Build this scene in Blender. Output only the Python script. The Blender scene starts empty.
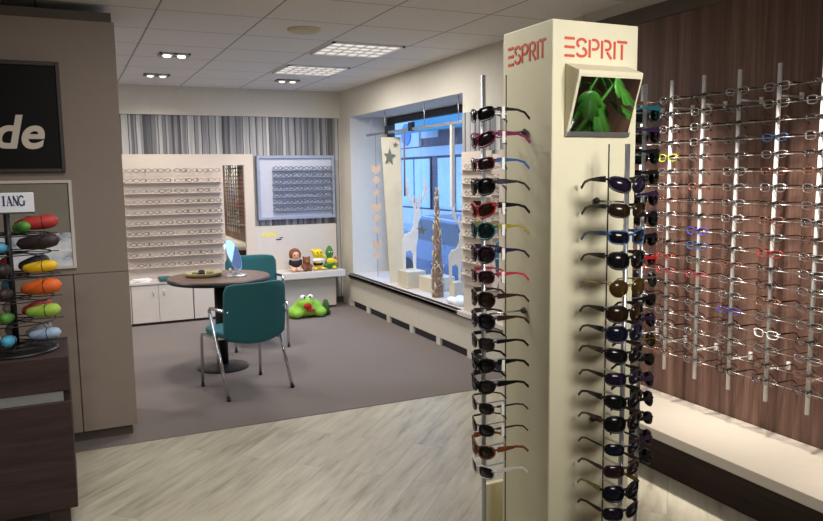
import bpy, bmesh, math, random
from mathutils import Vector, Matrix, Euler
random.seed(7)
PI = math.pi
SC = bpy.context.scene
COL = SC.collection

# ------------------------------------------------------------------ materials
def s2l(c):
    return tuple(((v/255)/12.92 if v/255 <= 0.04045 else ((v/255+0.055)/1.055)**2.4) for v in c)

class NT:
    def __init__(s, name):
        s.m = bpy.data.materials.new(name); s.m.use_nodes = True
        s.t = s.m.node_tree; s.n = s.t.nodes
        s.b = s.n['Principled BSDF']; s.out = s.n['Material Output']
    def add(s, typ, **kw):
        nd = s.n.new(typ)
        for k, v in kw.items(): setattr(nd, k, v)
        return nd
    def link(s, a, b): s.t.links.new(a, b)
    def math(s, op, a, b=None):
        nd = s.add('ShaderNodeMath', operation=op)
        for i, v in enumerate((a, b)):
            if v is None: continue
            if isinstance(v, (int, float)): nd.inputs[i].default_value = v
            else: s.link(v, nd.inputs[i])
        return nd.outputs[0]
    def coords(s, scale=(1,1,1), rot=(0,0,0), world=True):
        if world:
            src = s.add('ShaderNodeNewGeometry').outputs['Position']
        else:
            src = s.add('ShaderNodeTexCoord').outputs['Object']
        mp = s.add('ShaderNodeMapping'); mp.inputs['Scale'].default_value = scale; mp.inputs['Rotation'].default_value = rot
        s.link(src, mp.inputs['Vector']); return mp.outputs['Vector']
    def noise(s, vec, scale=5, detail=3, rough=0.5):
        nd = s.add('ShaderNodeTexNoise'); nd.inputs['Scale'].default_value = scale
        nd.inputs['Detail'].default_value = detail; nd.inputs['Roughness'].default_value = rough
        s.link(vec, nd.inputs['Vector']); return nd.outputs['Fac']
    def ramp(s, fac, stops):
        nd = s.add('ShaderNodeValToRGB'); el = nd.color_ramp.elements
        while len(el) < len(stops): el.new(0.5)
        for e, (p, c) in zip(el, stops): e.position = p; e.color = (*c, 1)
        s.link(fac, nd.inputs['Fac']); return nd.outputs['Color']
    def mix(s, fac, a, b, mode='MIX'):
        nd = s.add('ShaderNodeMix', data_type='RGBA', blend_type=mode)
        for i, v in ((0, fac), (6, a), (7, b)):
            if isinstance(v, (int, float)): nd.inputs[i].default_value = v
            elif isinstance(v, tuple): nd.inputs[i].default_value = (*v, 1)
            else: s.link(v, nd.inputs[i])
        return nd.outputs[2]
    def bump(s, h, strength=0.2, dist=0.01):
        nd = s.add('ShaderNodeBump'); nd.inputs['Strength'].default_value = strength; nd.inputs['Distance'].default_value = dist
        s.link(h, nd.inputs['Height']); s.link(nd.outputs[0], s.b.inputs['Normal'])

def plain(name, rgb, rough=0.5, metal=0.0, var=0.06, vscale=20, spec=0.5, coat=0.0):
    t = NT(name); c = s2l(rgb)
    f = t.noise(t.coords(world=False), vscale, 3)
    lo = tuple(v*(1-var) for v in c); hi = tuple(min(1, v*(1+var)) for v in c)
    t.link(t.ramp(f, [(0.3, lo), (0.7, hi)]), t.b.inputs['Base Color'])
    t.b.inputs['Roughness'].default_value = rough; t.b.inputs['Metallic'].default_value = metal
    t.b.inputs['Specular IOR Level'].default_value = spec
    t.b.inputs['Coat Weight'].default_value = coat
    return t.m

def emis(name, rgb, strength, base=(200,200,200)):
    t = NT(name)
    t.b.inputs['Base Color'].default_value = (*s2l(base), 1)
    t.b.inputs['Emission Color'].default_value = (*s2l(rgb), 1)
    t.b.inputs['Emission Strength'].default_value = strength
    return t.m

def glassy(name, tint, alpha, rough=0.03):
    """thin sheet: mostly see-through tinted, with a glossy reflection"""
    t = NT(name)
    tr = t.add('ShaderNodeBsdfTransparent'); tr.inputs[0].default_value = (*tint, 1)
    gl = t.add('ShaderNodeBsdfGlossy'); gl.inputs['Roughness'].default_value = rough
    mx = t.add('ShaderNodeMixShader')
    fr = t.add('ShaderNodeFresnel'); fr.inputs[0].default_value = 1.45
    bf = t.add('ShaderNodeNewGeometry').outputs['Backfacing']
    t.link(t.math('MULTIPLY', t.math('ADD', fr.outputs[0], alpha), t.math('SUBTRACT', 1.0, bf)), mx.inputs[0]); t.link(tr.outputs[0], mx.inputs[1]); t.link(gl.outputs[0], mx.inputs[2])
    t.link(mx.outputs[0], t.out.inputs['Surface'])
    return t.m

def wood(name, c1, c2, axis='z', scale=1.0, rough=0.5, spec=0.3):
    t = NT(name)
    sc = {'z': (14, 14, 0.9), 'x': (0.9, 14, 14), 'y': (14, 0.9, 14)}[axis]
    v = t.coords(tuple(k*scale for k in sc))
    f = t.noise(v, 2.2, 5, 0.6); g = t.noise(v, 9, 3, 0.6)
    h = t.math('ADD', t.math('MULTIPLY', f, 0.7), t.math('MULTIPLY', g, 0.3))
    t.link(t.ramp(h, [(0.32, s2l(c1)), (0.68, s2l(c2))]), t.b.inputs['Base Color'])
    t.b.inputs['Roughness'].default_value = rough; t.b.inputs['Specular IOR Level'].default_value = spec
    t.bump(h, 0.08, 0.003); return t.m

def mat_ceiling():
    t = NT('ceiling_tiles')
    g = t.add('ShaderNodeNewGeometry').outputs['Position']; sp = t.add('ShaderNodeSeparateXYZ'); t.link(g, sp.inputs[0])
    def line(sock, off, pitch, w):
        a = t.math('DIVIDE', t.math('SUBTRACT', sock, off), pitch)
        fr = t.math('FRACT', a)
        d = t.math('ABSOLUTE', t.math('SUBTRACT', fr, 0.5))
        return t.math('GREATER_THAN', d, 0.5 - w/pitch)
    l = t.math('MAXIMUM', line(sp.outputs[0], 0.525, 0.62, 0.006), line(sp.outputs[1], 5.10, 0.585, 0.005))
    n = t.noise(t.coords(), 90, 4, 0.7)
    base = t.ramp(n, [(0.3, s2l((216,213,208))), (0.7, s2l((232,229,224)))])
    t.link(t.mix(l, base, s2l((158,154,150))), t.b.inputs['Base Color'])
    t.b.inputs['Roughness'].default_value = 0.9; t.b.inputs['Specular IOR Level'].default_value = 0.1
    t.bump(t.math('SUBTRACT', 1.0, l), 0.4, 0.004)
    return t.m

def mat_floor():
    t = NT('washed_oak_planks')
    v = t.coords((1,1,1), (0,0,-PI/4))
    br = t.add('ShaderNodeTexBrick'); br.offset = 0.37; br.squash = 1.0
    br.inputs['Scale'].default_value = 1.0; br.inputs['Brick Width'].default_value = 1.25; br.inputs['Row Height'].default_value = 0.17
    br.inputs['Mortar Size'].default_value = 0.0012; br.inputs['Mortar Smooth'].default_value = 0.3
    br.inputs['Color1'].default_value = (0.0,0.0,0.0,1); br.inputs['Color2'].default_value = (1,1,1,1); br.inputs['Mortar'].default_value = (0.5,0.5,0.5,1)
    t.link(v, br.inputs['Vector'])
    mp = t.add('ShaderNodeMapping'); mp.inputs['Scale'].default_value = (1.1, 8, 1); t.link(v, mp.inputs['Vector'])
    a = t.add('ShaderNodeVectorMath', operation='ADD'); t.link(mp.outputs[0], a.inputs[0])
    sc = t.add('ShaderNodeVectorMath', operation='SCALE'); t.link(br.outputs['Color'], sc.inputs[0]); sc.inputs['Scale'].default_value = 7.0
    t.link(sc.outputs[0], a.inputs[1])
    f = t.noise(a.outputs[0], 2.0, 6, 0.65)
    mp2 = t.add('ShaderNodeMapping'); mp2.inputs['Scale'].default_value = (2.2, 4.5, 1); t.link(v, mp2.inputs['Vector'])
    k = t.noise(mp2.outputs[0], 2.6, 2, 0.5)
    col = t.ramp(f, [(0.27, s2l((122,114,96))), (0.45, s2l((170,163,144))), (0.68, s2l((198,192,174)))])
    knot = t.ramp(k, [(0.70, (0,0,0)), (0.80, (1,1,1))])
    col = t.mix(t.math('MULTIPLY', knot, 0.4), col, s2l((120,104,78)))
    col = t.mix(0.22, col, t.ramp(br.outputs['Color'], [(0, s2l((158,151,132))), (1, s2l((200,194,176)))]))
    col = t.mix(t.math('MULTIPLY', br.outputs['Fac'], 0.55), col, s2l((104,96,80)))
    t.link(col, t.b.inputs['Base Color'])
    t.b.inputs['Roughness'].default_value = 0.42; t.b.inputs['Specular IOR Level'].default_value = 0.35
    t.bump(f, 0.06, 0.003); return t.m

def mat_carpet():
    t = NT('grey_brown_carpet')
    v = t.coords()
    f = t.noise(v, 260, 3, 0.7); g = t.noise(v, 1.2, 2)
    c = t.ramp(f, [(0.25, s2l((108,101,98))), (0.75, s2l((142,133,129)))])
    c = t.mix(t.math('MULTIPLY', g, 0.25), c, s2l((117,109,106)))
    t.link(c, t.b.inputs['Base Color']); t.b.inputs['Roughness'].default_value = 1; t.b.inputs['Specular IOR Level'].default_value = 0.05
    t.bump(f, 0.5, 0.006); return t.m

def mat_stripes():
    t = NT('striped_board_wallpaper')
    g = t.add('ShaderNodeNewGeometry').outputs['Position']; sp = t.add('ShaderNodeSeparateXYZ'); t.link(g, sp.inputs[0])
    run = t.math('ADD', sp.outputs[0], sp.outputs[1])
    wob = t.math('MULTIPLY', t.math('SUBTRACT', t.noise(t.coords((1,1,1)), 5, 2), 0.5), 0.012)
    run = t.math('ADD', run, wob)
    def cells(pitch):
        a = t.math('DIVIDE', run, pitch); wn = t.add('ShaderNodeTexWhiteNoise', noise_dimensions='1D'); t.link(t.math('FLOOR', a), wn.inputs['W'])
        return wn.outputs['Value'], t.math('FRACT', a)
    v1, f1 = cells(.074); v2, f2 = cells(.031)
    streak = t.noise(t.coords((30,30,1.2)), 1.5, 3, .6)
    h = t.math('ADD', t.math('ADD', t.math('MULTIPLY', v1, .42), t.math('MULTIPLY', v2, .30)), t.math('MULTIPLY', streak, .32))
    c = t.ramp(h, [(0.18, s2l((70,70,74))), (0.42, s2l((120,120,124))), (0.60, s2l((168,167,166))), (0.82, s2l((202,199,194)))])
    edge = t.math('MULTIPLY', t.math('LESS_THAN', f1, .16), .8)
    c = t.mix(edge, c, s2l((56,56,60)))
    t.link(c, t.b.inputs['Base Color']); t.b.inputs['Roughness'].default_value = 0.7; return t.m

def mat_walnut():
    t = NT('walnut_wall_panel')
    v = t.coords((16, 16, 0.7)); f = t.noise(v, 1.4, 5, 0.62)
    w = t.noise(t.coords((60, 60, 1.6)), 1.2, 3, 0.6)
    h = t.math('ADD', t.math('MULTIPLY', f, 0.7), t.math('MULTIPLY', w, 0.3))
    c = t.ramp(h, [(0.33, s2l((74,52,44))), (0.5, s2l((97,71,61))), (0.68, s2l((122,96,84)))])
    t.link(c, t.b.inputs['Base Color']); t.b.inputs['Roughness'].default_value = 0.5; t.b.inputs['Specular IOR Level'].default_value = 0.3
    return t.m

M = dict(
    ceiling=mat_ceiling(), floor=mat_floor(), carpet=mat_carpet(), stripes=mat_stripes(), walnut=mat_walnut(),
    wall=plain('cream_wall_paint', (204,198,185), 0.85, var=0.02, spec=0.2),
    cream=plain('cream_lacquer', (231,224,194), 0.45, var=0.015, spec=0.4),
    bench=plain('ivory_laminate', (168,160,148), 0.4, var=0.02),
    white=plain('white_laminate', (206,198,190), 0.5, var=0.015),
    panel=plain('pinkish_white_panel', (206,193,181), 0.55, var=0.015),
    taupe=plain('taupe_laminate', (140,127,118), 0.55, var=0.02, spec=0.3),
    taupe_dark=plain('dark_taupe_cap', (78,68,60), 0.6, var=0.03),
    wenge=wood('dark_wenge', (42,30,30), (70,54,52), 'x', 1.0, 0.5),
    wenge_base=wood('dark_wenge_base', (40,28,26), (62,46,42), 'y', 1.0, 0.55),
    tabletop=wood('walnut_table_top', (86,68,60), (116,96,86), 'x', 0.8, 0.4),
    black=plain('black_plastic', (20,20,22), 0.4, var=0.1),
    blackmetal=plain('black_metal', (22,22,24), 0.45, 0.2, var=0.1),
    signblack=plain('black_sign_face', (14,14,15), 0.5, var=0.1, spec=0.15),
    signframe=plain('dark_brown_frame', (52,42,40), 0.5),
    letters=plain('warm_white_letters', (214,204,190), 0.5, var=0.01),
    chrome=plain('chrome', (205,208,212), 0.18, 1.0, var=0.02),
    alu=plain('brushed_aluminium', (196,200,206), 0.35, 0.9, var=0.03),
    rod=plain('satin_display_rod', (214,214,212), 0.42, 0.35, var=0.03),
    teal=plain('teal_upholstery', (32,98,106), 0.8, var=0.05, vscale=120),
    red=plain('orange_red_lettering', (216,84,60), 0.5, var=0.02),
    reddark=plain('orange_red_lettering_side', (216,84,60), 0.5, var=0.02),
    navy=plain('navy_lettering', (34,34,86), 0.5),
    signwhite=plain('pale_blue_white_sign', (206,208,214), 0.5, var=0.01),
    bluepanel=plain('pale_blue_display_panel', (188,191,204), 0.5, var=0.03),
    blueframe=plain('blue_grey_frame', (146,156,180), 0.5),
    grille=plain('light_grille', (226,224,218), 0.4, 0.2),
    diff=emis('fluorescent_diffuser', (255,248,240), .72),
    bulb=emis('halogen_bulb', (255,240,214), 14.0),
    bulboff=emis('halogen_bulb_dim', (255,236,210), 2.0),
    darkfit=plain('dark_metal_fitting', (74,72,70), 0.4, 0.5), greyfit=plain('grey_metal_fitting', (128,126,124), 0.4, 0.5),
    frame_or_shade=plain('dark_frame_and_shade', (38,36,40), 0.5),  # window frame tone, also used for the painted shade strips by the sill
    birch=plain('whitewashed_board', (208,199,176), 0.7, var=0.06, vscale=8),
    whitewood=plain('white_painted_wood', (226,220,208), 0.7, var=0.04),
    star=plain('grey_green_felt_star', (104,112,104), 0.9),
    orangewood=plain('pale_orange_wood', (206,180,156), 0.7),
    twig=plain('brown_twig', (138,114,98), 0.9, var=0.35, vscale=40),
    rope=plain('brown_strap', (128,108,96), 0.8),
    snow=plain('white_cotton_wadding', (226,230,238), 0.95, var=0.03),
    mug=plain('brown_blue_lantern', (84,64,82), 0.5),
    yellow=plain('yellow_plush', (232,200,40), 0.95), stickery=plain('yellow_lettering', (238,220,70), 0.6),
    brown=plain('brown_plush', (120,72,48), 0.95), brownl=plain('tan_plush', (168,118,84), 0.95),
    skin=plain('peach_plush', (226,176,146), 0.95),
    green=plain('green_plush', (70,122,54), 0.95), lime=plain('lime_green_plush', (138,190,70), 0.95, var=0.12),
    dgreen=plain('dark_green_plush', (52,92,30), 0.95), mouth=plain('red_felt', (180,42,30), 0.95),
    plushwhite=plain('white_plush', (234,230,226), 0.95), plushblack=plain('black_plush', (26,24,34), 0.9),
    paper=plain('paper', (236,234,236), 0.8, var=0.01), tag=plain('white_price_tag', (240,240,232), 0.6, var=0.01),
    trayolive=plain('olive_tray', (150,142,100), 0.6), 
    glass=glassy('clear_glass', (0.97,0.98,1.0), 0.0),
    demolens=glassy('clear_demo_lens', (0.96,0.96,0.96), 0.01),
    leaf=plain('monstera_leaf', (52,112,36), 0.35, var=0.25, vscale=10), pot=plain('grey_planter', (120,118,114), 0.6), soil=plain('soil', (46,34,26), 1),
    asphalt=plain('wet_asphalt', (150,156,168), 0.4, var=0.1, vscale=2), pave=plain('pavement', (186,186,190), 0.7, var=0.06, vscale=3),
    brick=plain('dark_brick', (124,104,104), 0.8, var=0.15), facade=plain('pale_render', (212,210,206), 0.8, var=0.04, vscale=2),
    shopglow=plain('shop_glass_painted_glow', (196,210,232), 0.08, 0.0, var=0.1, vscale=1.2, spec=0.9), awning=plain('teal_awning', (70,128,142), 0.8),  # pale shop pane colour stands in for the glow of lit windows
    carpaint=plain('dark_blue_car_paint', (38,56,92), 0.2, 0.3, coat=0.8), tyre=plain('tyre_rubber', (24,24,26), 0.9), carglass=plain('car_glass', (30,40,56), 0.05),
)
def mirror_mat():
    t = NT('mirror_glass'); t.b.inputs['Base Color'].default_value = (0.86,0.88,0.88,1)
    t.b.inputs['Metallic'].default_value = 1; t.b.inputs['Roughness'].default_value = 0.02
    return t.m
M['mirror'] = mirror_mat()

# ------------------------------------------------------------------ mesh builder
class MB:
    def __init__(s): s.v = []; s.f = []
    def _add(s, vs, fs, mx=None):
        o = len(s.v)
        s.v += [tuple((mx @ Vector(p)) if mx else p) for p in vs]
        s.f += [tuple(i+o for i in f) for f in fs]
        return s
    def box(s, x0, x1, y0, y1, z0, z1, mx=None):
        vs = [(x0,y0,z0),(x1,y0,z0),(x1,y1,z0),(x0,y1,z0),(x0,y0,z1),(x1,y0,z1),(x1,y1,z1),(x0,y1,z1)]
        return s._add(vs, [(0,3,2,1),(4,5,6,7),(0,1,5,4),(1,2,6,5),(2,3,7,6),(3,0,4,7)], mx)
    def tube(s, path, r, seg=8, closed=False, mx=None):
        P = [Vector(p) for p in path]; n = len(P)
        rs = r if isinstance(r, (list, tuple)) else [r]*n
        vs = []; fs = []; up = None
        for i in range(n):
            if closed: t = (P[(i+1) % n] - P[i-1])
            else: t = P[min(i+1, n-1)] - P[max(i-1, 0)]
            t.normalize()
            if up is None:
                up = Vector((0,0,1)) if abs(t.z) < 0.9 else Vector((1,0,0))
            a = t.cross(up)
            if a.length < 1e-4: a = t.cross(Vector((0.3,1,0.2)))
            a.normalize(); b = a.cross(t).normalized(); up = b
            for k in range(seg):
                q = 2*PI*k/seg; vs.append(tuple(P[i] + (a*math.cos(q) + b*math.sin(q))*rs[i]))
        for i in range(n if closed else n-1):
            j = (i+1) % n
            for k in range(seg):
                l = (k+1) % seg
                fs.append((i*seg+k, i*seg+l, j*seg+l, j*seg+k))
        if not closed:
            fs.append(tuple(range(seg))[::-1]); fs.append(tuple((n-1)*seg + k for k in range(seg)))
        return s._add(vs, fs, mx)
    def lathe(s, prof, seg=24, c=(0,0,0), mx=None):
        vs = []; fs = []; n = len(prof)
        for r, z in prof:
            for k in range(seg):
                q = 2*PI*k/seg; vs.append((c[0]+r*math.cos(q), c[1]+r*math.sin(q), c[2]+z))
        for i in range(n-1):
            for k in range(seg):
                l = (k+1) % seg; fs.append((i*seg+k, i*seg+l, (i+1)*seg+l, (i+1)*seg+k))
        fs.append(tuple(range(seg))[::-1]); fs.append(tuple((n-1)*seg+k for k in range(seg)))
        return s._add(vs, fs, mx)
    def prism(s, poly, h0, h1, mx=None):
        """polygon in local xz, extruded along y from h0 to h1"""
        n = len(poly); a = sum(poly[i][0]*poly[(i+1)%n][1]-poly[(i+1)%n][0]*poly[i][1] for i in range(n))
        if a < 0: poly = poly[::-1]
        vs = [(p[0], h0, p[1]) for p in poly] + [(p[0], h1, p[1]) for p in poly]
        fs = [tuple(range(n)), tuple(range(2*n-1, n-1, -1))]
        fs += [(i, i+n, (i+1) % n + n, (i+1) % n) for i in range(n)]
        return s._add(vs, fs, mx)
    def ball(s, c, r, seg=14, rings=9, mx=None):
        if isinstance(r, (int, float)): r = (r, r, r)
        vs = [(c[0], c[1], c[2]-r[2])]; fs = []
        for i in range(1, rings):
            a = PI*i/rings
            for k in range(seg):
                q = 2*PI*k/seg; vs.append((c[0]+r[0]*math.sin(a)*math.cos(q), c[1]+r[1]*math.sin(a)*math.sin(q), c[2]-r[2]*math.cos(a)))
        vs.append((c[0], c[1], c[2]+r[2])); top = len(vs)-1
        for k in range(seg):
            l = (k+1) % seg; fs.append((0, 1+l, 1+k)); fs.append((top, top-seg+k, top-seg+l))
            for i in range(rings-2): fs.append((1+i*seg+k, 1+i*seg+l, 1+(i+1)*seg+l, 1+(i+1)*seg+k))
        return s._add(vs, fs, mx)
    def stroke(s, pts, w, h0, h1, mx=None):
        """flat stroke of width w along a 2D polyline in xz, extruded in y"""
        P = [Vector(p) for p in pts]; n = len(P); L = []; R = []
        for i in range(n):
            d0 = (P[i]-P[i-1]).normalized() if i > 0 else None
            d1 = (P[i+1]-P[i]).normalized() if i < n-1 else None
            d = ((d0 or d1) + (d1 or d0)).normalized(); nn = Vector((-d.y, d.x))
            k = 1.0 if d0 is None or d1 is None else 1/max(0.5, d.dot(d1))
            L.append(P[i]+nn*w/2*k); R.append(P[i]-nn*w/2*k)
        for i in range(n-1):
            s.prism([tuple(L[i]), tuple(L[i+1]), tuple(R[i+1]), tuple(R[i])], h0, h1, mx)
        return s
    def mesh(s, name, mat, smooth=False):
        me = bpy.data.meshes.new(name); me.from_pydata(s.v, [], s.f); me.update()
        bm = bmesh.new(); bm.from_mesh(me); bmesh.ops.recalc_face_normals(bm, faces=bm.faces); bm.to_mesh(me); bm.free()
        if mat: me.materials.append(M[mat] if isinstance(mat, str) else mat)
        if smooth:
            for p in me.polygons: p.use_smooth = True
        return me
    def build(s, name, mat, parent=None, smooth=False, bevel=0.0, seg=2, loc=None):
        o = bpy.data.objects.new(name, s.mesh(name, mat, smooth)); COL.objects.link(o)
        if parent: o.parent = parent
        if loc: o.location = loc
        if bevel:
            b = o.modifiers.new('bevel', 'BEVEL'); b.width = bevel; b.segments = seg; b.limit_method = 'ANGLE'; b.angle_limit = 0.6
        if smooth and not bevel:
            pass
        return o

def put(name, me, parent=None, loc=None):
    o = bpy.data.objects.new(name, me); COL.objects.link(o); o.parent = parent
    if loc: o.location = loc
    return o
def thing(name, label, cat, loc=(0,0,0), rotz=0.0, group=None):
    o = bpy.data.objects.new(name, None); COL.objects.link(o); o.empty_display_size = 0.05
    o.location = loc; o.rotation_euler = (0,0,rotz); return tag(o, label, cat, group)
def tag(o, label, cat, group=None):
    o['label'] = label; o['category'] = cat
    if group: o['group'] = group
    return o
def struct(o):
    o['kind'] = 'structure'; return o
def smooth_by_angle(o, ang=0.7):
    me = o.data
    for p in me.polygons: p.use_smooth = True
    try: me.set_sharp_from_angle(angle=ang)
    except Exception: pass
    return o
ORD = ['first','second','third','fourth','fifth','sixth','seventh','eighth','ninth','tenth','eleventh','twelfth','thirteenth','fourteenth',
       'fifteenth','sixteenth','seventeenth','eighteenth','nineteenth','twentieth']

# ------------------------------------------------------------------ room shell
XR, YB, ZC = 2.92, 8.20, 2.47
XL, YF = -2.6, -2.4
YC = 4.347          # edge of the carpet
struct(MB().box(XL, XR, YF, YC, -0.06, 0).build('floor', 'floor'))
struct(MB().box(XL, XR, YC, YB, -0.06, 0.004).build('floor_carpet', 'carpet'))
struct(MB().box(XL-.3, 3.45, YF-.3, YB+.3, ZC, ZC+0.2).build('ceiling', 'ceiling'))
struct(MB().box(XL-.3, 3.45, YB, YB+.3, -.06, 2.17).build('wall_back', 'stripes'))
struct(MB().box(XL, XR, YB-0.03, YB+.3, 2.17, ZC).build('trim_1', 'wall'))                 # plain bulkhead above the striped boards
struct(MB().box(XL-.3, XL, YF-.3, YB, -.06, ZC).build('wall_left', 'wall'))
struct(MB().box(XL, 3.45, YF-.3, YF, -.06, ZC).build('wall_front', 'wall'))
WY0, WY1, WZ0, WZ1 = 5.235, 7.83, 0.36, 2.16
w = MB()
w.box(XR, 3.45, WY1, YB, -.06, ZC)                      # corner beside the window
w.box(XR, 3.45, WY0, WY1, WZ1, ZC)                      # above the window
w.box(XR+.02, 3.45, WY0, WY1, -.06, WZ0-.03)            # below the window
w.box(XR, 3.45, 3.75, WY0, .2, ZC).box(XR+.02, 3.45, 3.75, WY0, -.06, .2)   # pier
w.box(XR+.02, 3.45, YF, 3.75, -.06, ZC)
struct(w.build('wall_right', 'wall'))
struct(MB().box(XR-.002, XR+.02, YF, 3.75, 0, 2.325).build('wall_right_panelling', 'walnut'))
struct(MB().box(XR-.012, XR+.02, YF, 3.75, 2.325, 2.405).build('trim_2', 'taupe_dark', bevel=.004))
# radiator cover, sill
rc = MB().box(XR-.015, XR+.02, 3.9, 7.9, 0.075, 0.335)
for k in range(8): rc.box(XR-.013, XR+.02, 3.95+k*.5625, 4.03+k*.5625, 0.004, 0.075)
struct(rc.build('wall_right_cover', 'wall'))
struct(MB().box(XR+.008, XR+.0195, 3.9, 7.9, 0.004, 0.08).build('cover_gap_shade', 'frame_or_shade'))  # dark strip painting the shade in the openings below the cover
struct(MB().box(XR-.06, 3.42, 5.235, WY1, .352, .392).box(XR-.06, XR-.001, 3.9, 7.87, .352, .392).build('trim_4', 'white', bevel=.006))   # window sill
struct(MB().box(XR-.04, XR, 3.9, 7.86, .338, .352).build('sill_shadow_strip', 'frame_or_shade'))  # dark strip standing in for the shadow under the sill
# window
fw = MB()
for a in ((WY0, WY1, 2.085, WZ1-.005), (WY0, WY1, .392, .44)): fw.box(3.37, 3.43, *a)
for a in ((WY0, WY0+.06), (WY1-.10, WY1)): fw.box(3.37, 3.43, *a, .42, 2.1)
wn = struct(fw.build('window_1', 'frame_or_shade', bevel=.004))
g = MB().box(3.395, 3.401, WY0+.04, WY1-.08, .43, 2.095).build('pane', 'glass', wn)
# baseboards
struct(MB().box(2.80, XR, YB-.015, YB, .004, .07).build('baseboard_back', 'taupe_dark'))

# ------------------------------------------------------------------ ceiling fittings
def ceil_panel(x0, x1, y0, y1, lab):
    t = thing('ceiling_light_panel', lab, 'ceiling light', ((x0+x1)/2, (y0+y1)/2, ZC), 0, 'louvred ceiling light panels')
    hx, hy = (x1-x0)/2, (y1-y0)/2
    MB().box(-hx, hx, -hy, -hy+.02, -.012, 0).box(-hx, hx, hy-.02, hy, -.012, 0).box(-hx, -hx+.02, -hy, hy, -.012, 0).box(hx-.02, hx, -hy, hy, -.012, 0).build('frame', 'grille', t)
    MB().box(-hx+.02, hx-.02, -hy+.02, hy-.02, -.003, 0).build('diffuser', 'diff', t)
    l = MB()
    for k in range(1, 6): l.box(-hx+.02+k*(2*hx-.04)/6-.004, -hx+.02+k*(2*hx-.04)/6+.004, -hy+.02, hy-.02, -.0115, -.0031)
    for k in range(1, 4): l.box(-hx+.02, hx-.02, -hy+.02+k*(2*hy-.04)/4-.006, -hy+.02+k*(2*hy-.04)/4+.006, -.011, -.0031)
    l.build('louvre', 'grille', t)
ceil_panel(1.79, 2.36, 5.11, 5.66, 'square louvred light panel in the ceiling, the nearer and larger looking one')
ceil_panel(1.79, 2.36, 6.30, 6.84, 'square louvred light panel in the ceiling, the farther one by the back wall')
def twin_spot(x, y, lab, mats=('bulb','bulb')):
    t = thing('twin_spotlight', lab, 'spotlight', (x, y, ZC), 0, 'recessed twin ceiling spotlights')
    f = MB(); hx, hy = .115, .065
    f.box(-hx, hx, -hy, -hy+.014, -.014, 0).box(-hx, hx, hy-.014, hy, -.014, 0).box(-hx, -hx+.014, -hy, hy, -.014, 0).box(hx-.014, hx, -hy, hy, -.014, 0).box(-.008, .008, -hy, hy, -.013, 0)
    f.build('frame', 'greyfit', t)
    MB().box(-hx+.01, hx-.01, -hy+.01, hy-.01, -.003, 0).build('back_plate', 'greyfit', t)
    for sx, m in zip((-.055, .055), mats):
        MB().lathe([(.045,-.003),(.05,-.012),(.046,-.016)], 20, (sx,0,0)).build('reflector', 'chrome', t, True)
        MB().ball((sx,0,-.017), (.03,.03,.012)).build('bulb', m, t, True)
twin_spot(.82, 6.07, 'twin spotlight in the ceiling with two lit bulbs, nearest to the light panels')
twin_spot(.82, 7.32, 'twin spotlight in the ceiling above the white eyeglass wall, left one of the back pair', ('bulboff','bulboff'))
twin_spot(2.07, 7.32, 'twin spotlight in the ceiling just behind the far light panel', ('bulboff','bulboff'))
sp = thing('smoke_detector', 'flat round yellowish cover on the ceiling in front of the light panels', 'ceiling cover', (1.47, 4.76, ZC))
MB().lathe([(.11,0),(.11,-.008),(.09,-.02),(.02,-.024)], 32).build('cover', plain('yellowed_plastic', (196,186,150), .6), sp, True)

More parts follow.
